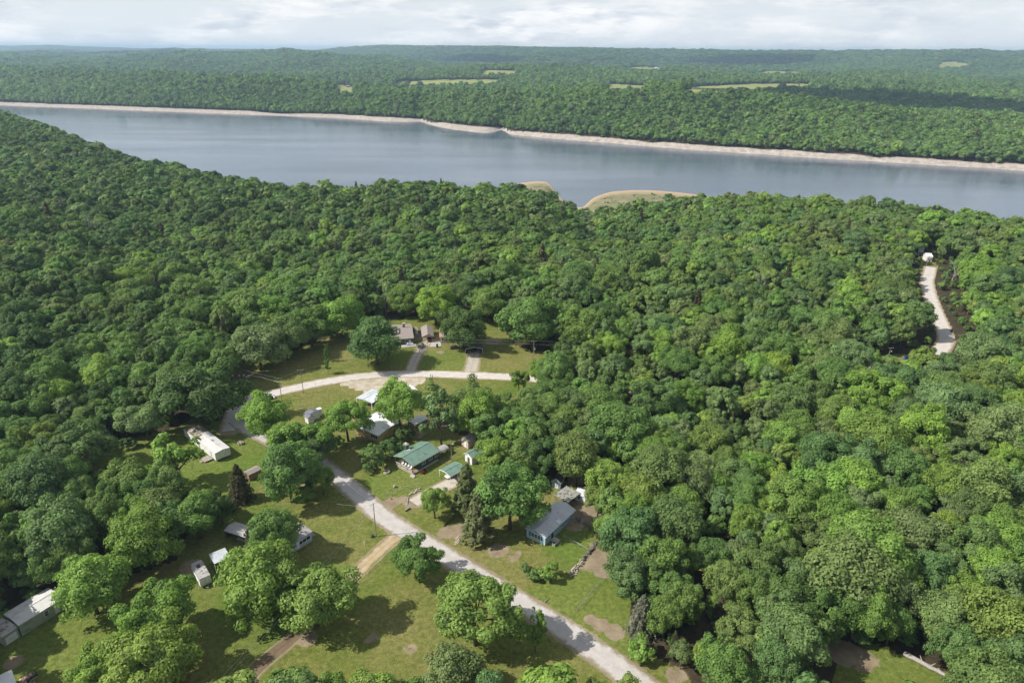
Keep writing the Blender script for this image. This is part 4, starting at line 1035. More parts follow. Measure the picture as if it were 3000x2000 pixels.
class House:
    """a building set out from three eave corners of its roof: front left, front right and one back corner"""
    def __init__(s, name, label, cat, FL, FR, back, eave, rise, wall, roof, ridge='y', over=0.35, side='R', found=None, base=0.0, closed=True, thick=0.12, depth=None, seams=None):
        p0, p1 = at(*FL, eave), at(*FR, eave)
        X = (p1 - p0); s.W = X.length; X.normalize(); Y = Vector((-X.y, X.x, 0))
        if depth is None:
            q = at(*back, eave); depth = (q - (p1 if side == 'R' else p0)).dot(Y)
        s.L = abs(depth)
        s.root = empty(name, (p0.x, p0.y, gz(p0.x, p0.y)), math.atan2(X.y, X.x))
        tag(s.root, label, cat)
        s.eave, s.rise, s.o, s.ridge, s.base, s.wallm = eave, rise, over, ridge, base, wall
        W, L, o = s.W, s.L, over
        if closed:
            s.block(o, W - o, o, L - o, base, wall)
            if found: MB().box(o + .04, W - o - .04, o + .04, L - o - .04, -0.15, base + 0.0).build('foundation', found, s.root)
        s.roof(0, W, 0, L, eave, rise, roof, ridge, thick, seams)
    def zroof(s, x, y):
        if s.ridge == 'y': return s.eave + s.rise * (1 - abs(2 * x / s.W - 1))
        if s.ridge == 'x': return s.eave + s.rise * (1 - abs(2 * y / s.L - 1))
        return s.eave + s.rise * (y / s.L)                     # single slope rising to the back
    def block(s, x0, x1, y0, y1, z0, m, name='wall'):
        f = lambda x, y: s.zroof(x, y) - 0.03
        mb = MB()
        xm, ym = s.W / 2, s.L / 2
        if s.ridge == 'y': ring = [(x0, y0), (xm, y0), (x1, y0), (x1, y1), (xm, y1), (x0, y1)]
        elif s.ridge == 'x': ring = [(x0, y0), (x1, y0), (x1, ym), (x1, y1), (x0, y1), (x0, ym)]
        else: ring = [(x0, y0), (x1, y0), (x1, y1), (x0, y1)]
        n = len(ring)
        for i in range(n):
            a, b = ring[i], ring[(i + 1) % n]
            mb.poly([(*a, z0), (*b, z0), (*b, f(*b)), (*a, f(*a))])
        return mb.build(name, m, s.root)
    def roof(s, x0, x1, y0, y1, e, rise, m, ridge, t=0.12, seams=None, name='roof'):
        mb = MB(); xm, ym = (x0 + x1) / 2, (y0 + y1) / 2; sb = MB()
        def slab(a, b, c, d):
            mb.hexa([a, b, c, d] + [(p[0], p[1], p[2] + t) for p in (a, b, c, d)])
        if ridge == 'y':
            slab((x0, y0, e), (xm, y0, e + rise), (xm, y1, e + rise), (x0, y1, e)); slab((xm + .001, y0, e + rise), (x1, y0, e), (x1, y1, e), (xm + .001, y1, e + rise))
            if seams:
                k = int((y1 - y0) / seams)
                for i in range(1, k):
                    y = y0 + (y1 - y0) * i / k
                    for a, b in ((x0, xm), (x1, xm)):
                        sb.tube([(a, y, e + t + .02), (b, y, e + rise + t + .02)], 0.014, 4)
                sb.tube([(xm, y0, e + rise + t + .02), (xm, y1, e + rise + t + .02)], 0.09, 6)
        elif ridge == 'x':
            slab((x0, y0, e), (x1, y0, e), (x1, ym, e + rise), (x0, ym, e + rise)); slab((x0, ym + .001, e + rise), (x1, ym + .001, e + rise), (x1, y1, e), (x0, y1, e))
            if seams:
                k = int((x1 - x0) / seams)
                for i in range(1, k):
                    x = x0 + (x1 - x0) * i / k
                    for a, b in ((y0, ym), (y1, ym)):
                        sb.tube([(x, a, e + t + .02), (x, b, e + rise + t + .02)], 0.014, 4)
                sb.tube([(x0, ym, e + rise + t + .02), (x1, ym, e + rise + t + .02)], 0.09, 6)
        else:
            slab((x0, y0, e), (x1, y0, e), (x1, y1, e + rise), (x0, y1, e + rise))
            if seams:
                k = int((x1 - x0) / seams)
                for i in range(1, k):
                    x = x0 + (x1 - x0) * i / k
                    sb.tube([(x, y0, e + t + .02), (x, y1, e + rise + t + .02)], 0.014, 4)
        r = mb.build(name, m, s.root)
        if seams: sb.build('seam', m, r)
        return r
    def fascia(s, m=TRIM, t=0.12):
        W, L, e, r = s.W, s.L, s.eave, s.rise
        mb = MB()
        if s.ridge == 'y':
            for y in (-0.02, L + 0.02):
                mb.tube([(0, y, e + t * .4), (W / 2, y, e + r + t * .4)], 0.075, 4); mb.tube([(W / 2, y, e + r + t * .4), (W, y, e + t * .4)], 0.075, 4)
            for x in (-0.02, W + 0.02): mb.tube([(x, 0, e + t * .4), (x, L, e + t * .4)], 0.07, 4)
        else:
            for x in (-0.02, W + 0.02):
                mb.tube([(x, 0, e + t * .4), (x, L / 2, e + r + t * .4)], 0.075, 4); mb.tube([(x, L / 2, e + r + t * .4), (x, L, e + t * .4)], 0.075, 4)
            for y in (-0.02, L + 0.02): mb.tube([(0, y, e + t * .4), (W, y, e + t * .4)], 0.07, 4)
        mb.build('fascia', m, s.root)
    def _frame(s, face):
        o, W, L = s.o, s.W, s.L
        if face == 'front': return Vector((0, o, 0)), Vector((1, 0, 0)), Vector((0, -1, 0))
        if face == 'right': return Vector((W - o, 0, 0)), Vector((0, 1, 0)), Vector((1, 0, 0))
        if face == 'left': return Vector((o, L, 0)), Vector((0, -1, 0)), Vector((-1, 0, 0))
        return Vector((W, L - o, 0)), Vector((-1, 0, 0)), Vector((0, 1, 0))
    def _slab(s, face, a0, a1, z0, z1, d0, d1, mb=None):
        O, A, N = s._frame(face); mb = mb or MB()
        c = lambda a, z, d: tuple(O + A * a + N * d + Vector((0, 0, z)))
        return mb.hexa([c(a0, z0, d0), c(a0, z0, d1), c(a1, z0, d1), c(a1, z0, d0), c(a0, z1, d0), c(a0, z1, d1), c(a1, z1, d1), c(a1, z1, d0)])
    def window(s, face, a, z, w, h, nx=1, ny=1, trim=TRIM, shutters=None):
        mb = MB(); t = 0.07
        for (p, q, r_, u_) in ((a - t, a + w + t, z - t, z), (a - t, a + w + t, z + h, z + h + t), (a - t, a, z, z + h), (a + w, a + w + t, z, z + h)):
            s._slab(face, p, q, r_, u_, -0.02, 0.07, mb)
        for i in range(1, nx): s._slab(face, a + w * i / nx - .04, a + w * i / nx + .04, z, z + h, -0.02, 0.065, mb)
        for i in range(1, ny): s._slab(face, a, a + w, z + h * i / ny - .025, z + h * i / ny + .025, -0.02, 0.06, mb)
        f = mb.build('window', trim, s.root)
        for i in range(nx):
            s._slab(face, a + w * i / nx + .03, a + w * (i + 1) / nx - .03, z + .01, z + h - .01, -0.02, 0.025).build('pane', GLASS, f)
        if shutters:
            for b in (a - t - 0.5, a + w + t + 0.08): s._slab(face, b, b + 0.42, z - .05, z + h + .05, 0.0, 0.05).build('shutter', shutters, s.root)
    def door(s, face, a, w=0.95, h=2.0, m=TRIM, z=None):
        z = s.base if z is None else z
        d = s._slab(face, a, a + w, z, z + h, -0.02, 0.05).build('door', m, s.root)
        s._slab(face, a + w - .15, a + w - .07, z + .95, z + 1.05, 0.05, 0.11).build('handle', STEEL, d)
    def part(s, name, m, mb): return mb.build(name, m, s.root)
    def pt(s, x, y, z=0.0): return s.root.matrix_basis @ Vector((x, y, z))
    def posts(s, spots, m=TRIM, r=0.07, h=None):
        for x, y in spots:
            MB().box(x - r, x + r, y - r, y + r, -0.05, (s.zroof(x, y) - 0.01 if h is None else h)).build('post', m, s.root)
    def corner_trim(s, m=TRIM):
        o, W, L = s.o, s.W, s.L
        for x, y in ((o, o), (W - o, o), (W - o, L - o), (o, L - o)):
            MB().box(x - .06, x + .06, y - .06, y + .06, s.base, s.zroof(x, y) - 0.04).build('corner_board', m, s.root)

# --- blue house
h = House('blue_house', 'light blue house with grey roof and maroon shutters under the huge oak', 'house', (1538, 1548), (1598, 1577), (1684, 1493), 2.75, 1.05, BLUE, R_GREY, over=0.4, found=CONC, base=0.35)
h.window('front', h.W * 0.27, 1.15, h.W * 0.46, 1.15, 3, 2, WOOD and TRIM, SHUT)
for a in (1.6, 4.6, 7.0, 9.4, 12.0): h.window('right', a, 1.45, 1.0, 0.8, 2, 1)
h.door('right', 3.3, 0.9, 2.0, SHUT)
h.corner_trim(); h.fascia(plain('fascia_blue', (0.45, 0.55, 0.60), 0.6, 0.3, var=0.05))
mb = MB().box(h.W * .80, h.W * .80 + .95, 5.7, 6.9, 0, 0.0)
mb = MB(); zz0 = h.zroof(h.W * .80, 0) + 0.12; zz1 = h.zroof(h.W * .80 + 1.0, 0) + 0.12
mb.hexa([(h.W * .8, 6.4, zz0), (h.W * .8 + 1.0, 6.4, zz1), (h.W * .8 + 1.0, 7.7, zz1), (h.W * .8, 7.7, zz0), (h.W * .8, 6.4, zz0 + .18), (h.W * .8 + 1.0, 6.4, zz1 + .18), (h.W * .8 + 1.0, 7.7, zz1 + .18), (h.W * .8, 7.7, zz0 + .18)])
h.part('skylight', SKYL, mb)
h.part('vent_pipe', STEEL, MB().tube([(h.W * .6, 9.5, h.eave + .6), (h.W * .6, 9.5, h.eave + 1.35)], 0.11, 8))
h.part('gable_light', DARK, MB().box(h.W * .5 - .1, h.W * .5 + .1, h.o - .16, h.o + .02, 3.0, 3.2))
h.part('step', CONC, MB().box(h.W - h.o, h.W + 1.2, 3.0, 4.6, -0.05, 0.3).box(h.W + 1.2, h.W + 1.6, 3.0, 4.6, -0.05, 0.14))
BLUEH = h
u = empty('air_conditioner', h.pt(h.W + 1.4, 2.0)); tag(u, 'grey air conditioning box beside the blue house door', 'air conditioner')
u.rotation_euler = h.root.rotation_euler
MB().box(-.45, .45, -.4, .4, 0, .8).build('cabinet', STEEL, u); MB().lathe([(0.36, .8), (0.34, .84), (.05, .84)], 12).build('fan_guard', DARK, u)
# --- mossy patio roof and outbuildings behind it
h = House('patio_cover', 'flat mossy grey patio roof on posts behind the blue house', 'patio cover', (1623, 1449), (1665, 1472), (1694, 1443), 2.5, 0.25, WOOD, R_MOSS, ridge='s', closed=False)
h.posts([(.15, .15), (h.W - .15, .15), (h.W - .15, h.L - .15), (.15, h.L - .15), (h.W / 2, .15)], OLDWOOD); 
h.part('beam', OLDWOOD, MB().box(0.1, h.W - .1, .1, .22, h.eave - .22, h.eave - .02))
h = House('outbuilding', 'pale blue outbuilding with grey roof right of the mossy patio roof', 'outbuilding', (1683, 1446), (1728, 1462), (1740, 1440), 2.3, 0.9, PALEBLUE, R_GREY, ridge='x', over=.25, found=CONC, base=.15)
h.window('front', .9, 1.0, .8, .9, 1, 2); h.window('front', h.W - 1.9, 1.0, .8, .9, 1, 2); h.door('front', h.W * .5, m=TRIM); h.corner_trim()
h = House('garden_shed', 'small dark roofed blue shed behind the mossy patio roof', 'shed', (1615, 1410), (1643, 1417), (1662, 1400), 1.9, 1.25, SHEDBLUE, R_BLACK, ridge='y', over=.12)
h.door('front', h.W * .38, .5, 1.6, TRIM); h.door('front', h.W * .38 + .56, .5, 1.6, TRIM); h.fascia(TRIM)
# --- green roofed house
h = House('green_roof_house', 'house with large green metal roof, porch and chimney', 'house', (1152, 1336), (1210, 1367), (1283, 1318), 3.1, 1.35, GREENW, R_GREEN, ridge='y', over=.5, found=CONC, base=.55, closed=False, seams=0.9)
GH = h; o = h.o
h.block(o, h.W - o, 2.6, h.L - o, .5, GREENW)
h.part('foundation', STONE, MB().box(o + .05, h.W - o + .3, .1, h.L - o - .05, -.1, .45))
h.part('porch_floor', WOOD, MB().box(o - .1, h.W - o + .35, .0, 2.6, .45, .55))
h.posts([(o + .1, .25), (h.W * .35, .25), (h.W * .66, .25), (h.W - o - .1, .25)], GREENW, .08)
rl = h.part('porch_rail', TRIM, MB().box(o, h.W - o, .18, .26, 1.4, 1.5).box(o, h.W - o, .18, .26, .62, .68))
for i in range(26):
    x_ = o + .15 + (h.W - 2 * o - .3) * i / 25; MB().box(x_ - .025, x_ + .025, .2, .24, .68, 1.4).build('baluster', TRIM, rl)
h.fascia(plain('fascia_tan', (0.30, 0.24, 0.17), .7, .2)); h.o = o
h.part('gable_panel', GREENW, MB().poly([(o, .35, h.eave - .02), (h.W - o, .35, h.eave - .02), (h.W / 2, .35, h.eave + h.rise - .1)]))
for a in (4.0, 6.8, 9.3): h.window('right', a, 1.6, 1.3, .9, 2, 1)
c = h.part('chimney', GREENW, MB().box(-.25, .95, h.L * .40, h.L * .40 + 1.0, 0, 5.1)); MB().box(-.4, 1.1, h.L * .40 - .15, h.L * .40 + 1.15, 5.1, 5.25).build('cap', OLDWOOD, c)
MB().box(.15, .55, h.L * .40 + .3, h.L * .40 + .7, 5.25, 5.6).build('flue', WHITE, c)
h.part('flashing', WHITE, MB().hexa([(.97, h.L * .4 - .3, h.zroof(.97, 0) + .13), (2.2, h.L * .4 + .5, h.zroof(2.2, 0) + .13), (2.2, h.L * .4 + .55, h.zroof(2.2, 0) + .13), (.97, h.L * .4 + 1.2, h.zroof(.97, 0) + .13),
                                     (.97, h.L * .4 - .3, h.zroof(.97, 0) + .16), (2.2, h.L * .4 + .5, h.zroof(2.2, 0) + .16), (2.2, h.L * .4 + .55, h.zroof(2.2, 0) + .16), (.97, h.L * .4 + 1.2, h.zroof(.97, 0) + .16)]))
h.part('vent_pipe', STEEL, MB().tube([(h.W * .8, h.L * .55, h.zroof(h.W * .8, 0) + .1), (h.W * .8, h.L * .55, h.zroof(h.W * .8, 0) + .9)], .1, 8))
h.part('vent_pipe', STEEL, MB().tube([(h.W * .72, h.L * .42, h.zroof(h.W * .72, 0) + .1), (h.W * .72, h.L * .42, h.zroof(h.W * .72, 0) + .45)], .07, 8))
h.part('porch_step', CONC, MB().box(h.W - o - .2, h.W + 1.0, -.9, .0, -.05, .25).box(h.W - o, h.W + .9, -.45, 0, .25, .45))
for i, fx_ in enumerate((.28, .42, .56, .7)):
    ch = empty('porch_chair', h.pt(h.W * fx_, 1.3, .55)); ch.rotation_euler = h.root.rotation_euler
    tag(ch, ['white porch chair nearest the chimney side of the green roofed house', 'second white porch chair from the chimney side', 'third white porch chair from the chimney side', 'white porch chair nearest the right end of the green roofed porch'][i], 'chair', 'white chairs on the green porch')
    MB().box(-.3, .3, -.3, .3, .38, .45).build('seat', TRIM, ch); MB().hexa([(-.3, .24, .45), (.3, .24, .45), (.3, .32, .45), (-.3, .32, .45), (-.3, .42, 1.1), (.3, .42, 1.1), (.3, .48, 1.1), (-.3, .48, 1.1)]).build('backrest', TRIM, ch)
    for lx in (-.26, .26):
        for ly in (-.26, .26): MB().box(lx - .03, lx + .03, ly - .03, ly + .03, 0, .38).build('leg', TRIM, ch)
# red mower, folded awning, hoop tank beside it
def mower(p, rz):
    t = empty('lawn_mower', p, rz); tag(t, 'small red riding mower beside the green roofed house', 'mower')
    MB().hexa([(-.35, -.8, .35), (.35, -.8, .35), (.35, .1, .35), (-.35, .1, .35), (-.28, -.75, .8), (.28, -.75, .8), (.28, .05, .9), (-.28, .05, .9)]).build('hood', RED, t)
    MB().box(-.3, .3, .35, .75, .55, .68).box(-.3, .3, .7, .82, .68, 1.05).build('seat', BINDARK, t)
    MB().box(-.5, .5, .0, .5, .18, .3).build('deck', RED, t); MB().tube([(0, .1, .9), (0, .22, 1.1)], .03, 6).lathe([(.17, 1.1), (.2, 1.12), (.17, 1.14)], 10, (0, .24, 0)).build('steering_wheel', BINDARK, t)
    for sx in (-1, 1):
        for yy_, rr in ((-.55, .2), (.6, .3)):
            MB().tube([(sx * .38, yy_, rr), (sx * .55, yy_, rr)], rr, 12).build('wheel', TYRE, t)
mower(h.pt(h.W + 1.1, 2.9), h.root.rotation_euler.z + .3)
p = h.pt(h.W * .78, h.L + 2.2); t = empty('metal_canopy', p, h.root.rotation_euler.z); tag(t, 'rounded grey metal canopy behind the green roofed house', 'canopy')
mb = MB(); n_ = 8
for i in range(n_):
    a0, a1 = math.pi * i / n_, math.pi * (i + 1) / n_
    mb.hexa([(-1.5 * math.cos(a0), -2, 1.9 + .7 * math.sin(a0)), (-1.5 * math.cos(a1), -2, 1.9 + .7 * math.sin(a1)), (-1.5 * math.cos(a1), 2, 1.9 + .7 * math.sin(a1)), (-1.5 * math.cos(a0), 2, 1.9 + .7 * math.sin(a0)),
             (-1.55 * math.cos(a0), -2, 1.94 + .75 * math.sin(a0)), (-1.55 * math.cos(a1), -2, 1.94 + .75 * math.sin(a1)), (-1.55 * math.cos(a1), 2, 1.94 + .75 * math.sin(a1)), (-1.55 * math.cos(a0), 2, 1.94 + .75 * math.sin(a0))])
mb.build('cover', R_SHED, t)
for a in (-1.45, 1.45):
    for b_ in (-1.9, 1.9): MB().tube([(a, b_, -.05), (a, b_, 1.95)], .04, 6).build('post', STEEL, t)
# --- green carport
h = House('green_carport', 'green metal carport with white frame sheltering a white car', 'carport', (1286.5, 1376), (1318.5, 1396), (1329, 1350), 2.35, .55, R_GREEN, R_GREEN, ridge='y', over=.08, side='L', closed=False, seams=.9)
h.posts([(.1, .1), (h.W - .1, .1), (.1, h.L - .1), (h.W - .1, h.L - .1), (.1, h.L * .5), (h.W - .1, h.L * .5)], TRIM, .06); h.fascia(TRIM)
GC = h
h = House('outbuilding', 'green roofed outbuilding with white fascia half hidden by trees', 'outbuilding', (1358, 1328), (1382, 1343), (1412, 1322), 2.6, .8, WHITE, R_GREEN, ridge='y', over=.3, seams=.9); h.fascia(TRIM); h.door('front', h.W * .4, m=DARKWOOD)
h = House('storage_shed', 'pinkish tall shed behind the green roofed outbuilding', 'shed', (1350, 1284), (1371, 1295), (1392, 1280), 2.6, .5, PINK, R_SHED, ridge='y', over=.1, base=.25, found=CONC); h.door('front', h.W * .45, .9, 1.9, TRIM)
# --- white roofed homestead
h = House('open_shelter', 'galvanised open shelter on posts beside the gravel lot', 'shelter', (1042, 1166), (1089, 1182), (1121, 1149), 2.9, .45, WHITE, R_GALV, ridge='y', closed=False, seams=.9)
h.posts([(.15, .15), (h.W / 2, .15), (h.W - .15, .15), (.15, h.L - .15), (h.W - .15, h.L - .15), (.15, h.L / 2), (h.W - .15, h.L / 2)], TRIM, .09)
for i, yy_ in enumerate((1.6, h.L - 1.6)): h.part('rafter', TRIM, MB().tube([(.2, yy_, h.eave - .1), (h.W / 2, yy_, h.eave + h.rise - .12), (h.W - .2, yy_, h.eave - .1)], .06, 4))
h = House('white_roof_house', 'ochre walled house with broad white roof behind the lime green tree', 'house', (1036, 1246), (1108, 1277), (1152, 1222), 2.9, .75, YELLOW, R_WHITE, ridge='x', over=.5)
h.window('front', h.W - 3.9, 1.0, 2.9, 1.3, 3, 1); h.window('front', h.W - 6.2, 1.5, .7, .6); h.window('front', h.W - 8.2, 1.5, .7, .6); h.window('front', 1.6, 1.5, .7, .6)
for i in range(3): h.part('roof_vent', STEEL, MB().tube([(h.W * (.3 + .06 * i), h.L * .3, h.zroof(0, h.L * .3) + .1), (h.W * (.3 + .06 * i), h.L * .3, h.zroof(0, h.L * .3) + .55)], .1, 8))
h = House('white_roof_annex', 'white roofed annex behind the top of the lime green tree', 'outbuilding', (1150, 1142), (1182, 1160), (1210, 1135), 2.9, .5, WHITE, R_WHITE, ridge='y', over=.3)
h.window('front', h.W * .4, 1.1, 1.0, .9, 2, 1)
h = House('plank_cabin', 'plank walled cabin with pale roof right of the lime green tree', 'cabin', (1190, 1234), (1216, 1246), (1253, 1226), 2.8, .5, WOOD, R_WHITE, ridge='y', over=.4)
h.window('front', h.W * .3, 1.1, 1.0, 1.0, 2, 1); h.door('right', 2.0, m=DARKWOOD); h.window('right', 4.5, 1.1, 1.3, 1.0, 2, 1)
# --- white shed with grey cross gable
h = House('white_shed', 'small white shed with grey cross gabled roof on the lawn', 'shed', (891, 1209), (904, 1218), (937, 1205), 2.35, .75, WHITE, R_DKGREY, ridge='x', over=.15)
x0_, x1_ = h.W * .35, h.W + 1.3
mb = MB().box(h.W * .62, h.W + 1.15, -.9, 1.25, 0, 2.2); mb.poly([(h.W + 1.15, -.9, 2.2), (h.W + 1.15, 1.25, 2.2), (h.W + 1.15, .17, 2.85)]); h.part('wall', WHITE, mb)
mb = MB(); 
for (ya, yb2) in ((-1.05, .17), (1.4, .17)):
    a_s, b_s = (h.W * .45, ya, 2.12), (h.W + 1.35, ya, 2.12); c_s, d_s = (h.W + 1.35, yb2, 2.9), (h.W * .45, yb2, 2.9)
    mb.hexa([a_s, b_s, c_s, d_s] + [(q_[0], q_[1], q_[2] + .1) for q_ in (a_s, b_s, c_s, d_s)])
h.part('porch_roof', R_DKGREY, mb)
h.door('front', .3, .8, 1.8, OLDWOOD); h.window('left', 1.0, 1.0, .5, .5)
mb = MB().box(.4, 1.5, h.L + .1, h.L + 1.4, 0, 2.3); h.part('rear_lean_to', WHITE, mb); h.part('rear_roof', R_WHITE, MB().hexa([(.25, h.L + .0, 2.5), (1.65, h.L + .0, 2.5), (1.65, h.L + 1.6, 2.3), (.25, h.L + 1.6, 2.3), (.25, h.L + .0, 2.6), (1.65, h.L + .0, 2.6), (1.65, h.L + 1.6, 2.4), (.25, h.L + 1.6, 2.4)]))
# --- white mobile home
h = House('mobile_home', 'long derelict white mobile home with debris on its roof', 'mobile home', (629, 1329), (674, 1310.5), (585, 1239), 3.0, .32, WHITE, R_TRAILER, ridge='y', over=.06, base=.55, thick=.08, seams=1.3)
h.part('debris', R_DEBRIS, MB().hexa([(.1, h.L * .58, h.eave + .10), (h.W / 2, h.L * .60, h.eave + h.rise + .10), (h.W / 2, h.L - .1, h.eave + h.rise + .10), (.1, h.L - .1, h.eave + .10), (.1, h.L * .58, h.eave + .14), (h.W / 2, h.L * .60, h.eave + h.rise + .15), (h.W / 2, h.L - .1, h.eave + h.rise + .16), (.1, h.L - .1, h.eave + .15)]))
h.part('debris', R_DEBRIS, MB().hexa([(h.W / 2, h.L * .72, h.eave + h.rise + .10), (h.W - .1, h.L * .66, h.eave + .10), (h.W - .1, h.L - .1, h.eave + .10), (h.W / 2, h.L - .1, h.eave + h.rise + .10), (h.W / 2, h.L * .72, h.eave + h.rise + .14), (h.W - .1, h.L * .66, h.eave + .15), (h.W - .1, h.L - .1, h.eave + .14), (h.W / 2, h.L - .1, h.eave + h.rise + .15)]))
h.part('roof_vent', STEEL, MB().box(h.W * .55, h.W * .55 + .4, h.L * .33, h.L * .33 + .4, h.eave + h.rise - .05, h.eave + h.rise + .35))
h.door('left', h.L - 3.4, .9, 1.9, PALEBLUE); h.window('left', 3.0, 1.3, 1.1, .8, 2, 1); h.window('left', 7.0, 1.3, 1.1, .8, 2, 1); h.door('left', 10.0, .9, 1.9, OLDWOOD)
for i in range(6): h.part('pier', CONC, MB().box(.3, .7, .5 + i * (h.L - 1.4) / 5, .9 + i * (h.L - 1.4) / 5, -.05, .55)); 
for i in range(6): h.part('pier', CONC, MB().box(h.W - .7, h.W - .3, .5 + i * (h.L - 1.4) / 5, .9 + i * (h.L - 1.4) / 5, -.05, .55))
h.part('deck', OLDWOOD, MB().box(-2.6, 0, 2.0, 5.0, .35, .45)); h.part('step', OLDWOOD, MB().box(-3.3, -2.6, 3.0, 4.2, -.05, .2))
# --- brown house group
h = House('brown_house', 'dark brown house with taupe roof and brick chimney', 'house', (1136, 997), (1213, 991), (1208, 948), 2.7, 1.7, BROWNW, R_BROWN, ridge='x', over=.45)
h.window('front', h.W - 4.2, .9, 1.4, 1.1, 2, 1); h.door('front', h.W - 2.3, m=TRIM); h.window('front', h.W - 7.5, .9, 1.4, 1.1, 2, 1)
c = h.part('chimney', BRICK, MB().box(h.W - 4.0, h.W - 3.0, h.L / 2 + .3, h.L / 2 + 1.2, 3, 6.1)); MB().box(h.W - 4.1, h.W - 2.9, h.L / 2 + .2, h.L / 2 + 1.3, 6.1, 6.3).build('cap', CONC, c)
h.part('porch_slab', CONC, MB().box(h.W - 9, h.W + .6, -2.4, .3, -.05, .12))
BH = h
for i in range(3):
    ch = empty('lawn_chair', h.pt(h.W - 3.0 + i * 1.05, -.9, .12)); ch.rotation_euler = (0, 0, h.root.rotation_euler.z + .3 * (i - 1))
    tag(ch, ['leftmost pale chair on the brown house porch', 'middle pale chair on the brown house porch', 'rightmost pale chair on the brown house porch'][i], 'chair', 'pale chairs on the brown porch')
    mt = [PALEBLUE, PALEBLUE, TRIM][i]
    MB().hexa([(-.32, -.35, .36), (.32, -.35, .36), (.32, .3, .25), (-.32, .3, .25), (-.32, -.35, .42), (.32, -.35, .42), (.32, .3, .31), (-.32, .3, .31)]).build('seat', mt, ch)
    MB().hexa([(-.32, .26, .27), (.32, .26, .27), (.32, .32, .27), (-.32, .32, .27), (-.28, .62, 1.1), (.28, .62, 1.1), (.28, .68, 1.1), (-.28, .68, 1.1)]).build('backrest', mt, ch)
    for sx in (-.36, .36): MB().box(sx - .07, sx + .07, -.4, .3, .55, .6).build('armrest', mt, ch); MB().box(sx - .04, sx + .04, -.38, -.3, 0, .55).build('leg', mt, ch); MB().box(sx - .04, sx + .04, .2, .28, 0, .55).build('leg', mt, ch)
h = House('brown_carport', 'taupe gabled carport with red car beside the brown house', 'carport', (1236, 988), (1271.5, 986), (1231, 959), 2.6, 1.2, PINK, R_BROWN, ridge='y', over=.2, side='L', closed=False)
h.posts([(.25, .25), (h.W - .25, .25), (.25, h.L - .25), (h.W - .25, h.L - .25), (.25, h.L / 2), (h.W - .25, h.L / 2)], DARKWOOD, .09); h.fascia(DARKWOOD)
h.part('gable_panel', PINK, MB().poly([(.3, .25, h.eave + .05), (h.W - .3, .25, h.eave + .05), (h.W / 2, .25, h.eave + h.rise - .1)])); h.part('tie_beam', DARKWOOD, MB().box(.2, h.W - .2, .2, .36, h.eave - .15, h.eave + .05))
BC = h
h = House('reddish_house', 'reddish roofed house almost hidden behind the broad dark oak', 'house', (1287, 988), (1378, 985), (1283, 962), 2.8, 1.2, PINK, R_REDBR, ridge='x', over=.4, side='L')
h.window('front', 1.0, .9, 1.3, 1.1, 2, 1); h.window('front', h.W * .5, .9, 1.3, 1.1, 2, 1); h.door('front', h.W * .7, m=TRIM); h.window('left', 2.0, .9, 1.0, 1.0)
t_ = House('well_house', 'tiny taupe roofed well house behind the brown house', 'shed', (1216, 969), (1226, 967.5), (1224, 957), 1.7, .6, TRIM, R_BROWN, ridge='x', over=.15)
h = House('metal_carport', 'dark metal carport with white tube frame at the end of a short drive', 'carport', (1363, 1023), (1414, 1021), None, 2.2, .65, BINDARK, R_BLACK, ridge='y', over=.05, closed=False, depth=6.5)
for xx in (.06, h.W - .06): h.part('side_panel', R_BLACK, MB().box(xx - .02, xx + .02, .2, h.L, .0, h.eave + .02))
h.part('rear_panel', R_BLACK, MB().box(.1, h.W - .1, h.L - .06, h.L - .02, 0, h.eave))
h.part('frame', TRIM, MB().tube([(0, -.06, -.05), (0, -.06, h.eave - .25), (.3, -.06, h.eave + .1), (h.W / 2, -.06, h.eave + h.rise + .1), (h.W - .3, -.06, h.eave + .1), (h.W, -.06, h.eave - .25), (h.W, -.06, -.05)], .085, 6))
MC = h
# --- lower left cluster
h = House('grey_shed', 'open sided shed with patchy grey roof near the camper trailer', 'shed', (718, 1575), (750.5, 1547.5), (666, 1546), 2.6, .45, DARKWOOD, R_SHED, ridge='y', over=.2, side='L', closed=False)
h.posts([(.2, .2), (h.W - .2, .2), (.2, h.L - .2), (h.W - .2, h.L - .2), (.2, h.L / 2), (h.W - .2, h.L / 2)], DARKWOOD, .08); h.part('rear_panel', DARKWOOD, MB().box(.2, h.W - .2, h.L - .26, h.L - .2, 0, h.eave)); h.part('side_panel', DARKWOOD, MB().box(h.W - .26, h.W - .2, .2, h.L - .2, 0, h.eave))
h.part('workbench', OLDWOOD, MB().box(.4, 1.1, .6, 3.6, .8, .9).box(.45, .55, .7, .8, 0, .8).box(.45, .55, 3.4, 3.5, 0, .8))
h = House('lean_to', 'small flat grey lean to roof behind the open sided shed', 'shed', (728, 1529), (742, 1543), (776, 1522), 2.4, .15, PALEBLUE, R_SHED, ridge='s', over=.1); h.door('front', .5, .8, 1.8, TRIM)
h = House('pale_blue_house', 'pale blue house with patchy roof and row of windows left of the main road', 'house', (838, 1607), (916, 1557), (879, 1524), 2.8, .55, PALEBLUE, R_SHED, ridge='x', over=.25, found=CONC, base=.4)
h.window('front', h.W - 5.4, 1.25, 4.6, .9, 4, 1); h.window('front', 1.5, 1.25, 1.2, .9, 2, 1); h.door('front', h.W * .38, m=TRIM); h.door('right', 2.0, m=OLDWOOD)
h.part('deck', OLDWOOD, MB().box(h.W - .2, h.W + 1.6, 1.2, 3.6, .2, .32))
h = House('striped_awning', 'flat ribbed white metal roof on posts right of the camper trailer', 'awning', (628, 1652), (676, 1632), (616.5, 1622.5), 2.6, .1, WHITE, R_GALV, ridge='s', side='L', closed=False, seams=.45)
h.posts([(.1, .1), (h.W - .1, .1), (.1, h.L - .1), (h.W - .1, h.L - .1)], TRIM, .06)
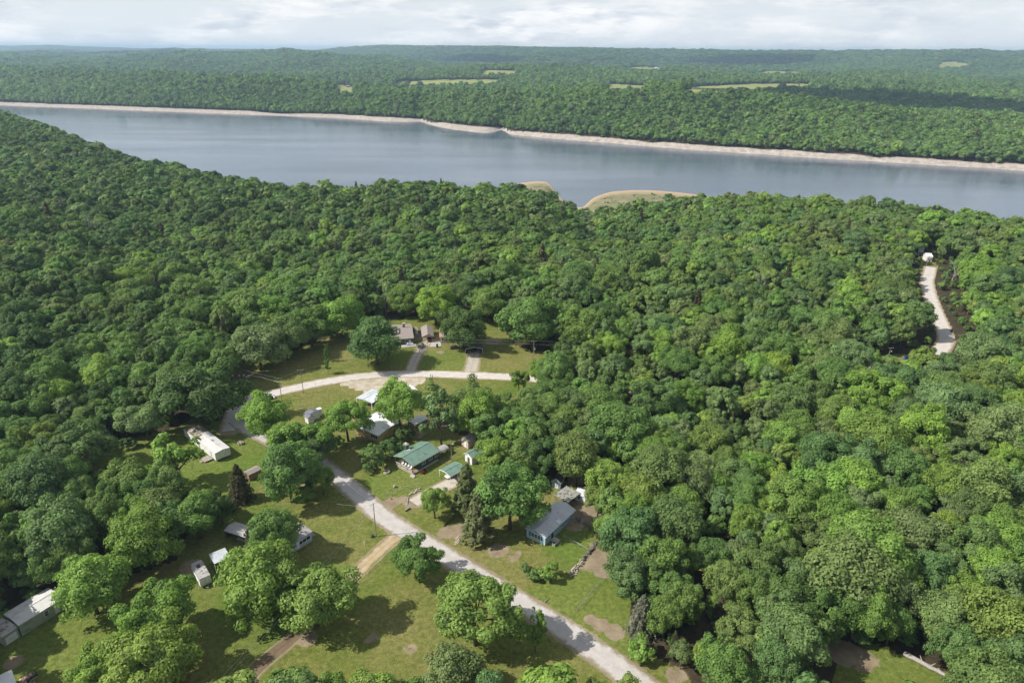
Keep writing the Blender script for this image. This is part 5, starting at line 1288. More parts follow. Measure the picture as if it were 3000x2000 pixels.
h = House('dark_shed', 'dark open shed half hidden between the two big lower trees', 'shed', (785, 1745), (803, 1760), (838, 1733), 2.5, .2, DARKWOOD, R_SHED, ridge='s', closed=False)
h.posts([(.15, .15), (h.W - .15, .15), (.15, h.L - .15), (h.W - .15, h.L - .15)], DARKWOOD, .08); h.part('rear_panel', DARKWOOD, MB().box(.1, h.W - .1, h.L - .2, h.L - .14, 0, h.eave)); h.part('side_panel', DARKWOOD, MB().box(.1, .16, .2, h.L - .2, 0, h.eave))
h = House('brown_shed', 'low brown roofed shed behind the brownish cedar', 'shed', (712, 1382), (728, 1393), (762, 1371), 2.1, .4, WOOD, R_BROWN, ridge='y', over=.15); h.door('front', h.W * .3, .8, 1.7, DARKWOOD)
# --- sage mobile home
h = House('sage_mobile_home', 'sage green mobile home with pale metal roof at the left picture edge', 'mobile home', (54, 1833), (186, 1752), (15, 1796), 2.9, .45, SAGE, R_TRAILER, ridge='x', over=.08, base=.35, side='L', seams=1.2, found=CONC)
h.window('front', 5.0, 1.2, .8, 1.2, 1, 2); h.window('front', 9.0, 1.2, .8, 1.2, 1, 2); h.door('front', 7.0, m=TRIM)
h = House('sage_addition', 'stained lower addition at the end of the sage mobile home', 'addition', (6, 1868), (53, 1837), (-30, 1832), 2.45, .4, SAGE, plain('roof_stained', (0.44, 0.43, 0.43), .7, .3, var=.12, dirt=(0.20, 0.13, 0.09), dirt_amt=.42, dirt_scale=.6), ridge='x', over=.1, side='L')
h.part('garage_door', WHITE, h._slab('front', .4, h.W - .5, .1, 1.9, 0, .05)); h.door('left', 1.2, m=OLDWOOD)
h = House('white_porch_roof', 'corner of a white roof cut by the lower left picture edge', 'house', (-10, 2035), (50, 2005), (-2, 1978), 2.8, .5, WHITE, R_WHITE, ridge='x', over=.2); h.door('front', 1.0)
# --- right hand side
h = House('blue_shed', 'small slate blue shed with dark roof in the woods right of the stone wall', 'shed', (2019, 1626), (2051, 1640), (2068, 1618), 1.9, .55, SHEDBLUE, R_BLACK, ridge='y', over=.12); h.fascia(TRIM)
h.door('right', 1.2, .9, 1.6, DARKWOOD); h.corner_trim(SHEDBLUE)
h = House('grey_roof_shed', 'grey roof corner showing beside the slate blue shed', 'shed', (1972, 1668), (2022, 1663), (2004, 1640), 2.4, .4, OLDWOOD, R_SHED, ridge='x', over=.2); h.door('front', 1.0, m=DARKWOOD)
h = House('rust_roof_shed', 'rust coloured roof glimpsed between trees right of the upper road', 'shed', (1848, 1046), (1868, 1047), (1872, 1026), 2.6, .9, WOOD, R_RUST, ridge='x', over=.2); h.door('front', .6, m=DARKWOOD)
for (a, b_, c_, lb, nm) in [((2690, 734), (2704, 736), (2708, 724), 'small white house where the far right road ends', 'white_house'), ((2628, 727), (2656, 728), (2652, 716), 'long white roof among trees left of the far road end', 'white_house'), ((2716, 752), (2734, 753), (2734, 744), 'white trailer beside the far right road end', 'white_trailer')]:
    h = House(nm, lb, 'house', a, b_, c_, 3.2, 1.2, WHITE, R_WHITE, ridge='x', over=.2); h.window('front', h.W * .2, 1.2, 1.0, 1.1, 2, 1); h.window('front', h.W * .65, 1.2, 1.0, 1.1, 2, 1); h.door('front', h.W * .45, m=DARKWOOD)

# --- farm buildings on the hills across the lake
def hit(u, v):
    d = ray(u, v); ys_ = np.exp(np.linspace(math.log(300), math.log(9000), 4000)); t_ = ys_ / d[1]
    g_ = ground(d[0] * t_, ys_); zr_ = CAM_H + d[2] * t_
    k_ = np.argmax((zr_ <= g_) & (ys_ > 900)); return Vector((float(d[0] * t_[k_]), float(ys_[k_]), float(g_[k_])))
def far_house(u, v, w, l, hgt, rise, rz, wall, roof, name, label, cat, zup=0.0):
    p = hit(u, v); t = empty(name, (p.x, p.y, gz(p.x, p.y) - .3 + zup), rz); tag(t, label, cat)
    mb = MB(); x0, x1, y0, y1 = -w / 2, w / 2, -l / 2, l / 2
    for a, b_ in (((x0, y0), (x1, y0)), ((x1, y1), (x0, y1))): mb.poly([(*a, 0), (*b_, 0), (*b_, hgt), (*a, hgt)])
    for xx, sgn in ((x0, -1), (x1, 1)):
        r_ = [(xx, y0, 0), (xx, y1, 0), (xx, y1, hgt), (xx, 0, hgt + rise), (xx, y0, hgt)]; mb.poly(r_ if sgn > 0 else r_[::-1])
    mb.build('wall', wall, t)
    e = .5; m2 = MB()
    m2.hexa([(x0 - e, y0 - e, hgt), (x1 + e, y0 - e, hgt), (x1 + e, 0, hgt + rise), (x0 - e, 0, hgt + rise), (x0 - e, y0 - e, hgt + .25), (x1 + e, y0 - e, hgt + .25), (x1 + e, 0, hgt + rise + .25), (x0 - e, 0, hgt + rise + .25)])
    m2.hexa([(x0 - e, 0.01, hgt + rise), (x1 + e, 0.01, hgt + rise), (x1 + e, y1 + e, hgt), (x0 - e, y1 + e, hgt), (x0 - e, 0.01, hgt + rise + .25), (x1 + e, 0.01, hgt + rise + .25), (x1 + e, y1 + e, hgt + .25), (x0 - e, y1 + e, hgt + .25)])
    m2.build('roof', roof, t)
    MB().box(-w * .1, w * .1, y0 - .12, y0 - .02, 0, hgt * .7).build('door', DARKWOOD, t)
far_house(2003, 259, 36, 20, 5.5, 5, .25, WHITE, R_WHITE, 'barn', 'big white roofed barn beside the field across the lake', 'barn', 2)
far_house(2030, 260, 10, 8, 3, 2.5, .4, WHITE, R_GREY, 'farmhouse', 'small grey roofed farmhouse right of the big white barn', 'house')
for u_, v_, w_, c1, c2, lb in [(1852, 203, 16, WHITE, R_WHITE, 'leftmost small white house of the hamlet on the far hills'), (1893, 199, 20, PINK, R_BROWN, 'tan farmhouse in the middle of the far hamlet'), (1922, 202, 18, WHITE, R_WHITE, 'white house at the right end of the far hamlet'),
                           (2170, 213, 14, WHITE, R_GREY, 'lone white house near the thin far field'), (1474, 205, 15, WHITE, R_WHITE, 'white farmhouse above the small mown field far away'), (1020, 257, 16, BROWNW, R_BROWN, 'dark farmhouse beside the leftmost far field'), (2202, 213, 22, PINK, R_REDBR, 'reddish long barn left of the thin far field')]:
    far_house(u_, v_, w_, 9, 3.5, 3, .2, c1, c2, 'farmhouse', lb, 'house', 3)

# ------------------------------------------------------------------ vehicles
def vehicle(name, label, p, rz, paint, L=4.6, W=1.85, Hh=1.5, van=False, cat='car'):
    t = empty(name, p, rz); tag(t, label, cat)          # nose towards local -y
    hw = W / 2; z0, zb_ = .32, (.95 if van else .86)
    def loft(rings, m, nm, par):
        bm = bmesh.new(); R_ = [[bm.verts.new(q) for q in r] for r in rings]
        for a, b_ in zip(R_[:-1], R_[1:]):
            n = len(a)
            for i in range(n): bm.faces.new((a[i], a[(i + 1) % n], b_[(i + 1) % n], b_[i]))
        bm.faces.new(R_[0][::-1]); bm.faces.new(R_[-1]); bmesh.ops.recalc_face_normals(bm, faces=bm.faces[:])
        me = bpy.data.meshes.new(nm); bm.to_mesh(me); bm.free(); return mesh_obj(nm, me, m, par)
    def ring(y, w, za, zt): return [(-w * .92, y, za), (w * .92, y, za), (w, y, za + (zt - za) * .35), (w * .98, y, zt - .06), (w * .9, y, zt), (-w * .9, y, zt), (-w * .98, y, zt - .06), (-w, y, za + (zt - za) * .35)]
    y0, y1 = -L / 2, L / 2
    nose = .70 if not van else .82
    body = loft([ring(y0, hw * .78, z0 + .1, nose - .08), ring(y0 + .22, hw * .95, z0, nose), ring(y0 + L * .27, hw, z0, zb_ - .03), ring(0, hw, z0, zb_), ring(y1 - L * .16, hw, z0, zb_), ring(y1 - .15, hw * .96, z0, zb_ - .04), ring(y1, hw * .85, z0 + .12, zb_ - .16)], paint, 'body', t)
    yr0 = y0 + L * (.22 if van else .30); yr1 = y1 - (.12 if van else L * .12)
    b0, b1, t0, t1 = yr0, yr1, yr0 + L * (.17 if van else .19), yr1 - (.22 if van else L * .14)
    wb, wt = hw * .93, hw * .74
    MB().hexa([(-wb, b0, zb_ - .04), (wb, b0, zb_ - .04), (wb, b1, zb_ - .04), (-wb, b1, zb_ - .04), (-wt, t0, Hh - .05), (wt, t0, Hh - .05), (wt, t1, Hh - .05), (-wt, t1, Hh - .05)]).build('windows', GLASS, t)
    loft([[(-wt - .03, t0 - .06, Hh - .07), (wt + .03, t0 - .06, Hh - .07), (wt + .03, t1 + .06, Hh - .07), (-wt - .03, t1 + .06, Hh - .07)], [(-wt * .94, t0 + .05, Hh), (wt * .94, t0 + .05, Hh), (wt * .94, t1 - .05, Hh), (-wt * .94, t1 - .05, Hh)]], paint, 'roof', t)
    for sx in (-1, 1):
        mb = MB()
        for fy_ in ((b0, t0), ((b0 * .52 + b1 * .48), (t0 * .52 + t1 * .48)), (b1, t1)):
            mb.tube([(sx * (wb + .01), fy_[0], zb_ - .04), (sx * (wt + .02), fy_[1], Hh - .06)], .045, 4)
        mb.build('pillar', paint, t)
        for yy_ in (y0 + L * .18, y1 - L * .2):
            w_ = MB().tube([(sx * (hw - .2), yy_, .32), (sx * (hw + .01), yy_, .32)], .32, 14).build('wheel', TYRE, t); MB().tube([(sx * (hw - .1), yy_, .32), (sx * (hw + .025), yy_, .32)], .19, 10).build('rim', STEEL, w_)
        MB().box(sx * hw * .62 - .2, sx * hw * .62 + .2, y0 + .02, y0 + .2, nose - .24, nose - .1).build('headlight', SKYL, t)
        MB().box(sx * hw * .75 - .14, sx * hw * .75 + .14, y1 - .16, y1 - .0, zb_ - .34, zb_ - .16).build('tail_light', RED, t)
        MB().box(sx * (hw + .1) - .09, sx * (hw + .1) + .09, b0 + .25, b0 + .36, zb_ - .02, zb_ + .12).build('mirror', paint, t)
    MB().box(-hw * .8, hw * .8, y0 - .03, y0 + .08, z0 + .05, z0 + .2).box(-hw * .8, hw * .8, y1 - .08, y1 + .03, z0 + .05, z0 + .2).build('bumper', BINDARK, t)
    return t
C_SILVER = plain('paint_pewter', (0.21, 0.195, 0.165), .3, .5, metal=.4, var=.05); C_WHITE = plain('paint_car_white', (0.78, 0.78, 0.77), .3, .5, var=.03); C_RED = plain('paint_car_red', (0.42, 0.02, 0.02), .3, .5, var=.05)
C_DARK = plain('paint_car_dark', (0.05, 0.05, 0.055), .3, .5, var=.05)
p = at(1231.5, 1018.5); q = at(1239, 1004); d_ = (q - p)
vehicle('minivan', 'pewter minivan parked on the gravel driveway of the brown house', at(1233, 1016), math.atan2(d_.y, d_.x) + math.pi / 2, C_SILVER, 4.9, 1.95, 1.75, True, 'minivan')
vehicle('red_car', 'red car parked under the taupe gabled carport', BC.pt(BC.W * .62, 2.4), BC.root.rotation_euler.z + .15, C_RED)
vehicle('white_car', 'white car parked under the green carport', GC.pt(GC.W * .46, 2.9), GC.root.rotation_euler.z, C_WHITE)
vehicle('dark_car', 'dark vehicle in the shade of the dark metal carport', MC.pt(MC.W * .5, 3.2), MC.root.rotation_euler.z, C_DARK, 4.6, 1.9, 1.6, True)
vehicle('parked_car', 'dark car under the broad dark oak left of the metal carport', at(1334, 1021), 1.75, C_DARK)
# camper trailer
p0, p1, p2 = at(584, 1699, 2.7), at(617.5, 1684.6, 2.7), at(595.5, 1635, 2.7)
X_ = (p1 - p0); Wc = X_.length; X_.normalize(); Lc = (p2 - p1).dot(Vector((-X_.y, X_.x, 0)))
t = empty('camper_trailer', (p0.x, p0.y, 0), math.atan2(X_.y, X_.x)); tag(t, 'old white camper trailer with roof vents beside the ribbed awning', 'camper')
bm = bmesh.new(); vs_ = [bm.verts.new(q_) for q_ in [(0, .25, .5), (Wc, .25, .5), (Wc, Lc - .2, .5), (0, Lc - .2, .5), (0, 0, 1.3), (Wc, 0, 1.3), (Wc, Lc, 1.3), (0, Lc, 1.3), (.08, .35, 2.62), (Wc - .08, .35, 2.62), (Wc - .08, Lc - .15, 2.62), (.08, Lc - .15, 2.62)]]
for f_ in ((3, 2, 1, 0), (0, 1, 5, 4), (1, 2, 6, 5), (2, 3, 7, 6), (3, 0, 4, 7), (4, 5, 9, 8), (5, 6, 10, 9), (6, 7, 11, 10), (7, 4, 8, 11), (8, 9, 10, 11)): bm.faces.new([vs_[i_] for i_ in f_])
me = bpy.data.meshes.new('shell'); bm.to_mesh(me); bm.free(); mesh_obj('shell', me, WHITE, t)
MB().box(.02, Wc - .02, .3, Lc - .1, 2.62, 2.7).build('roof', R_SHED, t)
MB().box(Wc * .35, Wc * .35 + .7, Lc * .62, Lc * .62 + .95, 2.7, 2.98).build('air_conditioner', BINDARK, t)
for fx_, fy_ in ((.5, .42), (.55, .26), (.85, .5), (.2, .7)): MB().box(Wc * fx_ - .17, Wc * fx_ + .17, Lc * fy_ - .17, Lc * fy_ + .17, 2.7, 2.83).build('roof_vent', STEEL, t)
for yy_ in (1.6, 3.6, 5.2): MB().box(-.03, .02, yy_, yy_ + .8, 1.4, 1.9).build('window', GLASS, t); MB().box(Wc - .02, Wc + .03, yy_, yy_ + .8, 1.4, 1.9).build('window', GLASS, t)
MB().box(-.04, .02, Lc - 1.6, Lc - .95, .55, 2.2).build('door', TRIM, t)
for sx in (0.05, Wc - .05): MB().tube([(sx - .08, Lc * .42, .33), (sx + .08, Lc * .42, .33)], .33, 12).build('wheel', TYRE, t); MB().tube([(sx - .08, Lc * .42 - .75, .33), (sx + .08, Lc * .42 - .75, .33)], .33, 12).build('wheel', TYRE, t)
MB().tube([(Wc * .3, .3, .5), (Wc * .5, -1.0, .5)], .05, 5).tube([(Wc * .7, .3, .5), (Wc * .5, -1.0, .5)], .05, 5).build('hitch', STEEL, t)
MB().tube([(-.12, .3, 2.4), (-.12, Lc * .6, 2.4)], .09, 8).build('rolled_awning', TRIM, t); MB().tube([(-.15, .3, 2.35), (-.5, .3, .05)], .035, 5).tube([(-.15, Lc * .6, 2.35), (-.5, Lc * .6, .05)], .035, 5).build('awning_strut', TRIM, t)

# ------------------------------------------------------------------ poles and wires
POLES = {}
def pole(key, u, v, hgt, label, arm=None, lamp=False, tank=False, lean=(0, 0), r=.14):
    p = at(u, v); t = empty('utility_pole', p); tag(t, label, 'utility pole')
    top = Vector((lean[0], lean[1], hgt))
    MB().tube([(0, 0, -.3), top * .5, top], [r, r * .85, r * .65], 8).build('shaft', POLEW, t)
    POLES[key] = p + top
    if arm is not None:
        c, s_ = math.cos(arm), math.sin(arm)
        a = MB().tube([top + Vector((-1.1 * c, -1.1 * s_, -.3)), top + Vector((1.1 * c, 1.1 * s_, -.3))], .06, 4).build('crossarm', POLEW, t)
        for q in (-1, 0, 1): MB().lathe([(.05, -.24), (.07, -.15), (.04, -.08)], 6, tuple(top + Vector((q * c, q * s_, 0)))).build('insulator', TRIM, a)
    if tank: MB().lathe([(.0, -.42), (.24, -.42), (.26, .4), (.1, .48), (0, .48)], 10, tuple(top * .62 + Vector((.42, 0, 0)))).build('transformer', STEEL, t)
    if lamp: MB().tube([top * .8, top * .8 + Vector((.5, -.1, .15))], .03, 5).lathe([(0, .12), (.14, .1), (.16, -.08), (0, -.1)], 8, tuple(top * .8 + Vector((.6, -.1, .12)))).build('lamp', TRIM, t)
    return t
pole('F', 537, 1091, 9.5, 'utility pole standing in the woods above the white mobile home', .3, True)
pole('A', 826, 1173, 9.0, 'utility pole with transformer left of the pale road bend', .25, False, True)
pole('B', 889, 1151, 9.5, 'tall utility pole with crossarm beside the pale road', .2)
pole('C', 1254, 1058, 10.8, 'weathered pole between the two driveways of the upper lawn', None)
pole('D', 1563, 1062, 9.6, 'utility pole with white transformer at the right end of the upper lawn', .1, False, True)
pole('E', 1102, 1571, 10.4, 'utility pole with lamp beside the main gravel road', .9, True)
pole('G', 891, 1224, 5.8, 'short meter pole at the corner of the white shed', None, False, False, (0, 0), .1)
pole('H', 1323, 1350, 7.4, 'grey pole between the green roofed house and its carport', None, True, False, (0, 0), .12)
pole('I', 2703, 806, 11, 'tall leaning utility pole along the far right road', .1, False, False, (1.2, .0))
pole('J', 2795, 1035, 8.5, 'leaning pole at the right shoulder of the far road', .1, False, False, (.7, 0))
pole('K', 2590, 1078, 9, 'utility pole under the trees beside the side lane', .2, True, False, (.9, 0))
def wire(a, b, sag, label, off=(0, 0, 0), r=.018):
    a = Vector(a) + Vector(off); b = Vector(b) + Vector(off); n = 14
    pts = [a.lerp(b, i / n) - Vector((0, 0, sag * 4 * (i / n) * (1 - i / n))) for i in range(n + 1)]
    tag(MB().tube(pts, r, 4).build('power_line', WIRE), label, 'power line', 'overhead wires')
P_ = POLES
for k_, (z_, n_) in enumerate(((-.15, 'upper'), (-1.6, 'lower'))):
    wire(P_['F'], P_['A'], .7, f'{n_} wire from the woods pole to the transformer pole', (0, 0, z_)); wire(P_['A'], P_['B'], .15, f'{n_} wire between the transformer pole and the tall crossarm pole', (0, 0, z_))
    wire(P_['B'], P_['C'], .6, f'{n_} wire over the lawn towards the pole between driveways', (0, 0, z_)); wire(P_['C'], P_['D'], .5, f'{n_} wire across the upper lawn in front of the dark carport', (0, 0, z_ * .9))
    wire(P_['D'], (P_['D'].x + 48, P_['D'].y + 4, 8.5), .6, f'{n_} wire running from the upper lawn end pole into the trees', (0, 0, z_))
    wire((-175, 232, 8.0), P_['F'], .7, f'{n_} wire entering the woods pole from the left', (0, 0, z_))
    wire(P_['E'], at(640, 1990, 6.5), .8, f'{n_} wire from the lamp pole down to the lower left', (0, .5 * k_, z_))
wire(P_['A'], P_['G'], .5, 'service wire from the transformer pole to the short meter pole', (0, 0, -1.2)); wire(P_['A'], at(732, 1076, 7.5), .2, 'wire from the transformer pole up to the large pale oak', (0, 0, -2.0)); wire(P_['E'], at(960, 1360, 9.5), .5, 'wire following the main road up from the lamp pole', (0, 0, -.3))
wire(P_['E'], at(985, 1466, 7.5), .2, 'short service wire from the lamp pole towards the roadside trees', (0, 0, -1.0))

# ------------------------------------------------------------------ small things
def bin_(u, v, m, label, rz=0.0, p=None, k=1.0):
    t = empty('trash_bin', p or at(u, v), rz); tag(t, label, 'trash bin')
    MB().hexa([(-.27 * k, -.3 * k, .08), (.27 * k, -.3 * k, .08), (.27 * k, .26 * k, .08), (-.27 * k, .26 * k, .08), (-.34 * k, -.38 * k, 1.05 * k), (.34 * k, -.38 * k, 1.05 * k), (.34 * k, .36 * k, 1.05 * k), (-.34 * k, .36 * k, 1.05 * k)]).build('body', m, t)
    MB().hexa([(-.36 * k, -.42 * k, 1.05 * k), (.36 * k, -.42 * k, 1.05 * k), (.36 * k, .4 * k, 1.05 * k), (-.36 * k, .4 * k, 1.05 * k), (-.3 * k, -.36 * k, 1.16 * k), (.3 * k, -.36 * k, 1.16 * k), (.3 * k, .38 * k, 1.16 * k), (-.3 * k, .38 * k, 1.16 * k)]).build('lid', BINDARK if m is not BINDARK else m, t)
    for sx in (-.3, .3): MB().tube([(sx * k - .04, .33 * k, .12), (sx * k + .04, .33 * k, .12)], .12, 8).build('wheel', TYRE, t)
    MB().tube([(-.28 * k, .46 * k, .98 * k), (.28 * k, .46 * k, .98 * k)], .025, 5).build('handle', BINDARK, t)
bin_(1193, 1586, BINBLUE, 'navy blue trash bin at the mouth of the tan dirt drive', .4, k=1.15)
bin_(1281, 1017, BINDARK, 'dark trash bin on the concrete pad beside the brown carport', .1, k=1.2)
bin_(2651, 1052, plain('plastic_bright_blue', (0.02, 0.12, 0.45), .5, .4), 'bright blue trash bin under trees by the side lane', .2, k=1.3)
bin_(2787, 972, BINBLUE, 'dark blue bin on the right shoulder of the far road', .2)
# fire ring: single blocks
t = empty('fire_ring', at(1133, 1384)); tag(t, 'round stone fire ring on the lawn before the green roofed house', 'fire ring')
for lv_i in range(3):
    for i in range(12):
        a = 2 * math.pi * (i + .5 * (lv_i % 2)) / 12
        MB().hexa([(.62, -.18, 0), (.95, -.24, 0), (.95, .24, 0), (.62, .18, 0), (.64, -.17, .19), (.93, -.23, .19), (.93, .23, .19), (.64, .17, .19)]).build('block', STONE, t, loc=(0, 0, lv_i * .2), rot=(0, 0, a))
MB().lathe([(.0, .1), (.62, .08)], 12).build('ash', DARK, t)
# stones
_rs = random.Random(9)
def rock_mesh(seed):
    rng = random.Random(seed); bm = bmesh.new(); bmesh.ops.create_icosphere(bm, subdivisions=1, radius=.5)
    for v_ in bm.verts: v_.co *= rng.uniform(.75, 1.2)
    me = bpy.data.meshes.new('stone'); bm.to_mesh(me); bm.free(); return me
ROCKS = [rock_mesh(i) for i in range(5)]; ROCKS_D = [r_.copy() for r_ in ROCKS]
for r_ in ROCKS: r_.materials.append(STONE)
for r_ in ROCKS_D: r_.materials.append(STONED)
def stones(name, label, cat, path, n, s0, s1, spread, dark_from=2.0, layers=1):
    pts = [at(*q) for q in path]; t = empty(name, pts[0]); tag(t, label, cat)
    seg = [(b_ - a).length for a, b_ in zip(pts[:-1], pts[1:])]; tot = sum(seg)
    for i in range(n):
        f = (i + _rs.uniform(0, .6)) / n; d = f * tot; k_ = 0
        while k_ < len(seg) - 1 and d > seg[k_]: d -= seg[k_]; k_ += 1
        p = pts[k_].lerp(pts[k_ + 1], min(1, d / seg[k_])); sc = _rs.uniform(s0, s1); lay = _rs.randrange(layers)
        o_ = mesh_obj('stone', (ROCKS_D if f > dark_from else ROCKS)[_rs.randrange(5)], None, t, loc=(p.x - pts[0].x + _rs.uniform(-spread, spread), p.y - pts[0].y + _rs.uniform(-spread, spread), sc * .22 + lay * s1 * .5), rot=(_rs.uniform(0, 6), _rs.uniform(0, 6), _rs.uniform(0, 6)), scl=(sc, sc * _rs.uniform(.7, 1), sc * .7))
    return t
stones('stone_wall', 'long low dry stone wall running up the right side of the lawn', 'stone wall', [(1668, 1685), (1700, 1650), (1722, 1622), (1748, 1590)], 110, .35, .75, .35, .45, 2)
stones('stone_heap', 'loose stones spilled at the lower end of the dry stone wall', 'stones', [(1678, 1688), (1692, 1668)], 14, .3, .6, .5)
stones('stone_edging', 'broken ring of pale stones around the bed below the pines', 'stones', [(1342, 1588), (1340, 1578), (1352, 1570), (1372, 1567), (1382, 1562), (1380, 1553)], 46, .25, .55, .4)
stones('rubble_pile', 'small pile of pale rubble near the main road below the pines', 'stones', [(1337, 1592), (1342, 1582)], 26, .22, .5, .6)
stones('yard_stones', 'row of flat stones behind the blue house yard', 'stones', [(1690, 1518), (1712, 1535), (1724, 1550)], 26, .5, 1.1, .6, -1)
stones('drive_stones', 'pale stones lining the concrete drive near the main road', 'stones', [(1198, 1449), (1212, 1443), (1232, 1432)], 20, .4, .9, .4)
t = empty('wall_timber', at(1668, 1684)); tag(t, 'long weathered timber lying along the stone wall', 'timber'); q = at(1694, 1658) - at(1668, 1684)
MB().tube([(-.4, .2, .3), (q.x - .4, q.y + .2, .55)], .13, 6).build('beam', OLDWOOD, t)
def log_(u0, v0, u1, v1, r, m, name, label, cat, n=7, z=0.0):
    a, b_ = at(u0, v0), at(u1, v1); t = empty(name, a); tag(t, label, cat); d = b_ - a
    pts = [Vector((0, 0, r * .8)) + d * (i / (n - 1)) + Vector((_rs.uniform(-.1, .1), _rs.uniform(-.1, .1), 0)) * r * 2 for i in range(n)]
    MB().tube(pts, [r * (1 - .35 * i / (n - 1)) for i in range(n)], 8).build('trunk', m, t, True); return t
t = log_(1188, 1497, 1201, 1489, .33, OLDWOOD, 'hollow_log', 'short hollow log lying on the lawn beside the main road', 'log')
MB().tube([(0.02, -.02, .26), (-.04, -.04, .26)], .2, 8).build('hollow', DARK, t)  # black disc on the solid log end, painting in the hollow's shade
log_(1300, 1542, 1332, 1513, .2, DARKWOOD, 'landscape_timber', 'dark timber lying in the shade left of the nearer pine', 'timber')
log_(1595, 1764, 1611, 1750, .12, OLDWOOD, 'fence_rail', 'pale rail lying in the grass beside the main road', 'timber')
t = log_(2648, 1918, 2788, 1992, .55, DEADWOOD, 'fallen_trunk', 'long bleached fallen tree trunk at the lower right', 'log', 12)
for i in range(5): MB().tube([(q.x * 0 + (at(2648, 1918).lerp(at(2788, 1992), .25 + .14 * i) - at(2648, 1918)).x, (at(2648, 1918).lerp(at(2788, 1992), .25 + .14 * i) - at(2648, 1918)).y, .5), (*( (at(2648, 1918).lerp(at(2788, 1992), .3 + .14 * i) - at(2648, 1918)) + Vector((_rs.uniform(-1.5, 1.5), _rs.uniform(.5, 2), 0)))[:2], 1.2)], [.16, .05], 5).build('branch', DEADWOOD, t)
log_(1193, 1478, 1197, 1452, .16, STEEL, 'drain_pipe', 'grey drain pipe on the bare ground beside the main road', 'pipe')
# chain link fence of the yard
def fence(path, hgt, label, step=2.4):
    pts = [at(*q) for q in path]; t = empty('wire_fence', pts[0]); tag(t, label, 'fence'); o_ = pts[0]
    rails = MB()
    for a, b_ in zip(pts[:-1], pts[1:]):
        n = max(1, round((b_ - a).length / step))
        for i in range(n + 1):
            p = a.lerp(b_, i / n) - o_; MB().tube([(p.x, p.y, -.1), (p.x, p.y, hgt)], .035, 6).build('post', STEEL, t)
        a2, b2 = a - o_, b_ - o_; rails.tube([(a2.x, a2.y, hgt), (b2.x, b2.y, hgt)], .025, 5)
        m_ = int((b_ - a).length / .35)
        for i in range(m_):
            for sg in (0, 1):
                p = a2.lerp(b2, i / m_); q_ = a2.lerp(b2, min(1, (i + 1.6) / m_)); rails.tube([(p.x, p.y, .05 if sg else hgt), (q_.x, q_.y, hgt if sg else .05)], .008, 3, cap=False)
    rails.build('wire_mesh', STEEL, t)
fence([(1652, 1578), (1690, 1600), (1722, 1618)], 1.2, 'wire mesh fence across the yard right of the blue house')
fence([(1690, 1790), (1735, 1735), (1790, 1672)], 1.1, 'wire fence along the worn strip right of the lower lawn')
fence([(1126, 1462), (1165, 1438), (1232, 1424)], 1.2, 'wire fence along the lawn of the green roofed house')
def post(u, v, hgt, r, m, name, label, cat, capm=None):
    t = empty(name, at(u, v)); tag(t, label, cat)
    MB().tube([(0, 0, -.1), (0, 0, hgt)], r, 6).build('shaft', m, t)
    MB().box(-r * 1.4, r * 1.4, -r * 1.4, r * 1.4, hgt, hgt + r * 2).build('cap', capm or m, t)
post(1235.5, 1424, 2.9, .05, STEEL, 'metal_post', 'thin grey metal post above the concrete drive', 'post')
post(1262, 1108, 1.3, .1, DARKWOOD, 'gate_post', 'left wooden gate post below the pale road', 'post'); post(1267, 1109, 1.3, .1, DARKWOOD, 'gate_post', 'right wooden gate post below the pale road', 'post')
post(925, 1134, 2.0, .04, STEEL, 'marker_post', 'thin marker post beside the pale road', 'post'); post(1068, 1600, 1.4, .06, TRIM, 'marker_post', 'white marker post in the grass left of the dirt drive', 'post')
post(1330, 1120, 1.2, .05, STEEL, 'marker_post', 'small marker post on the grass below the pale road', 'post')
# utility cabinets on the upper left lawn
for u_, v_, w_, hh_, lb in [(683, 1108, .35, 1.5, 'thin grey meter pedestal at the left end of the upper lawn'), (702, 1108, .4, 1.6, 'white hooded pedestal beside the thin meter pedestal'), (715, 1107, .4, 1.5, 'white pedestal in the middle of the cabinet row'), (724, 1113, .3, 1.7, 'dark mailbox post at the right end of the cabinet row'), (729, 1107, .45, 1.1, 'low grey cabinet at the right end of the cabinet row')]:
    t = empty('utility_cabinet', at(u_, v_)); tag(t, lb, 'cabinet')
    MB().box(-w_ * .7, w_ * .7, -w_ * .6, w_ * .6, -.05, hh_ * .72).build('cabinet', STEEL, t); MB().hexa([(-w_ * .9, -w_ * .8, hh_ * .72), (w_ * .9, -w_ * .8, hh_ * .72), (w_ * .9, w_ * .8, hh_ * .72), (-w_ * .9, w_ * .8, hh_ * .72), (-w_ * .6, -w_ * .5, hh_), (w_ * .6, -w_ * .5, hh_), (w_ * .6, w_ * .5, hh_), (-w_ * .6, w_ * .5, hh_)]).build('hood', TRIM, t)
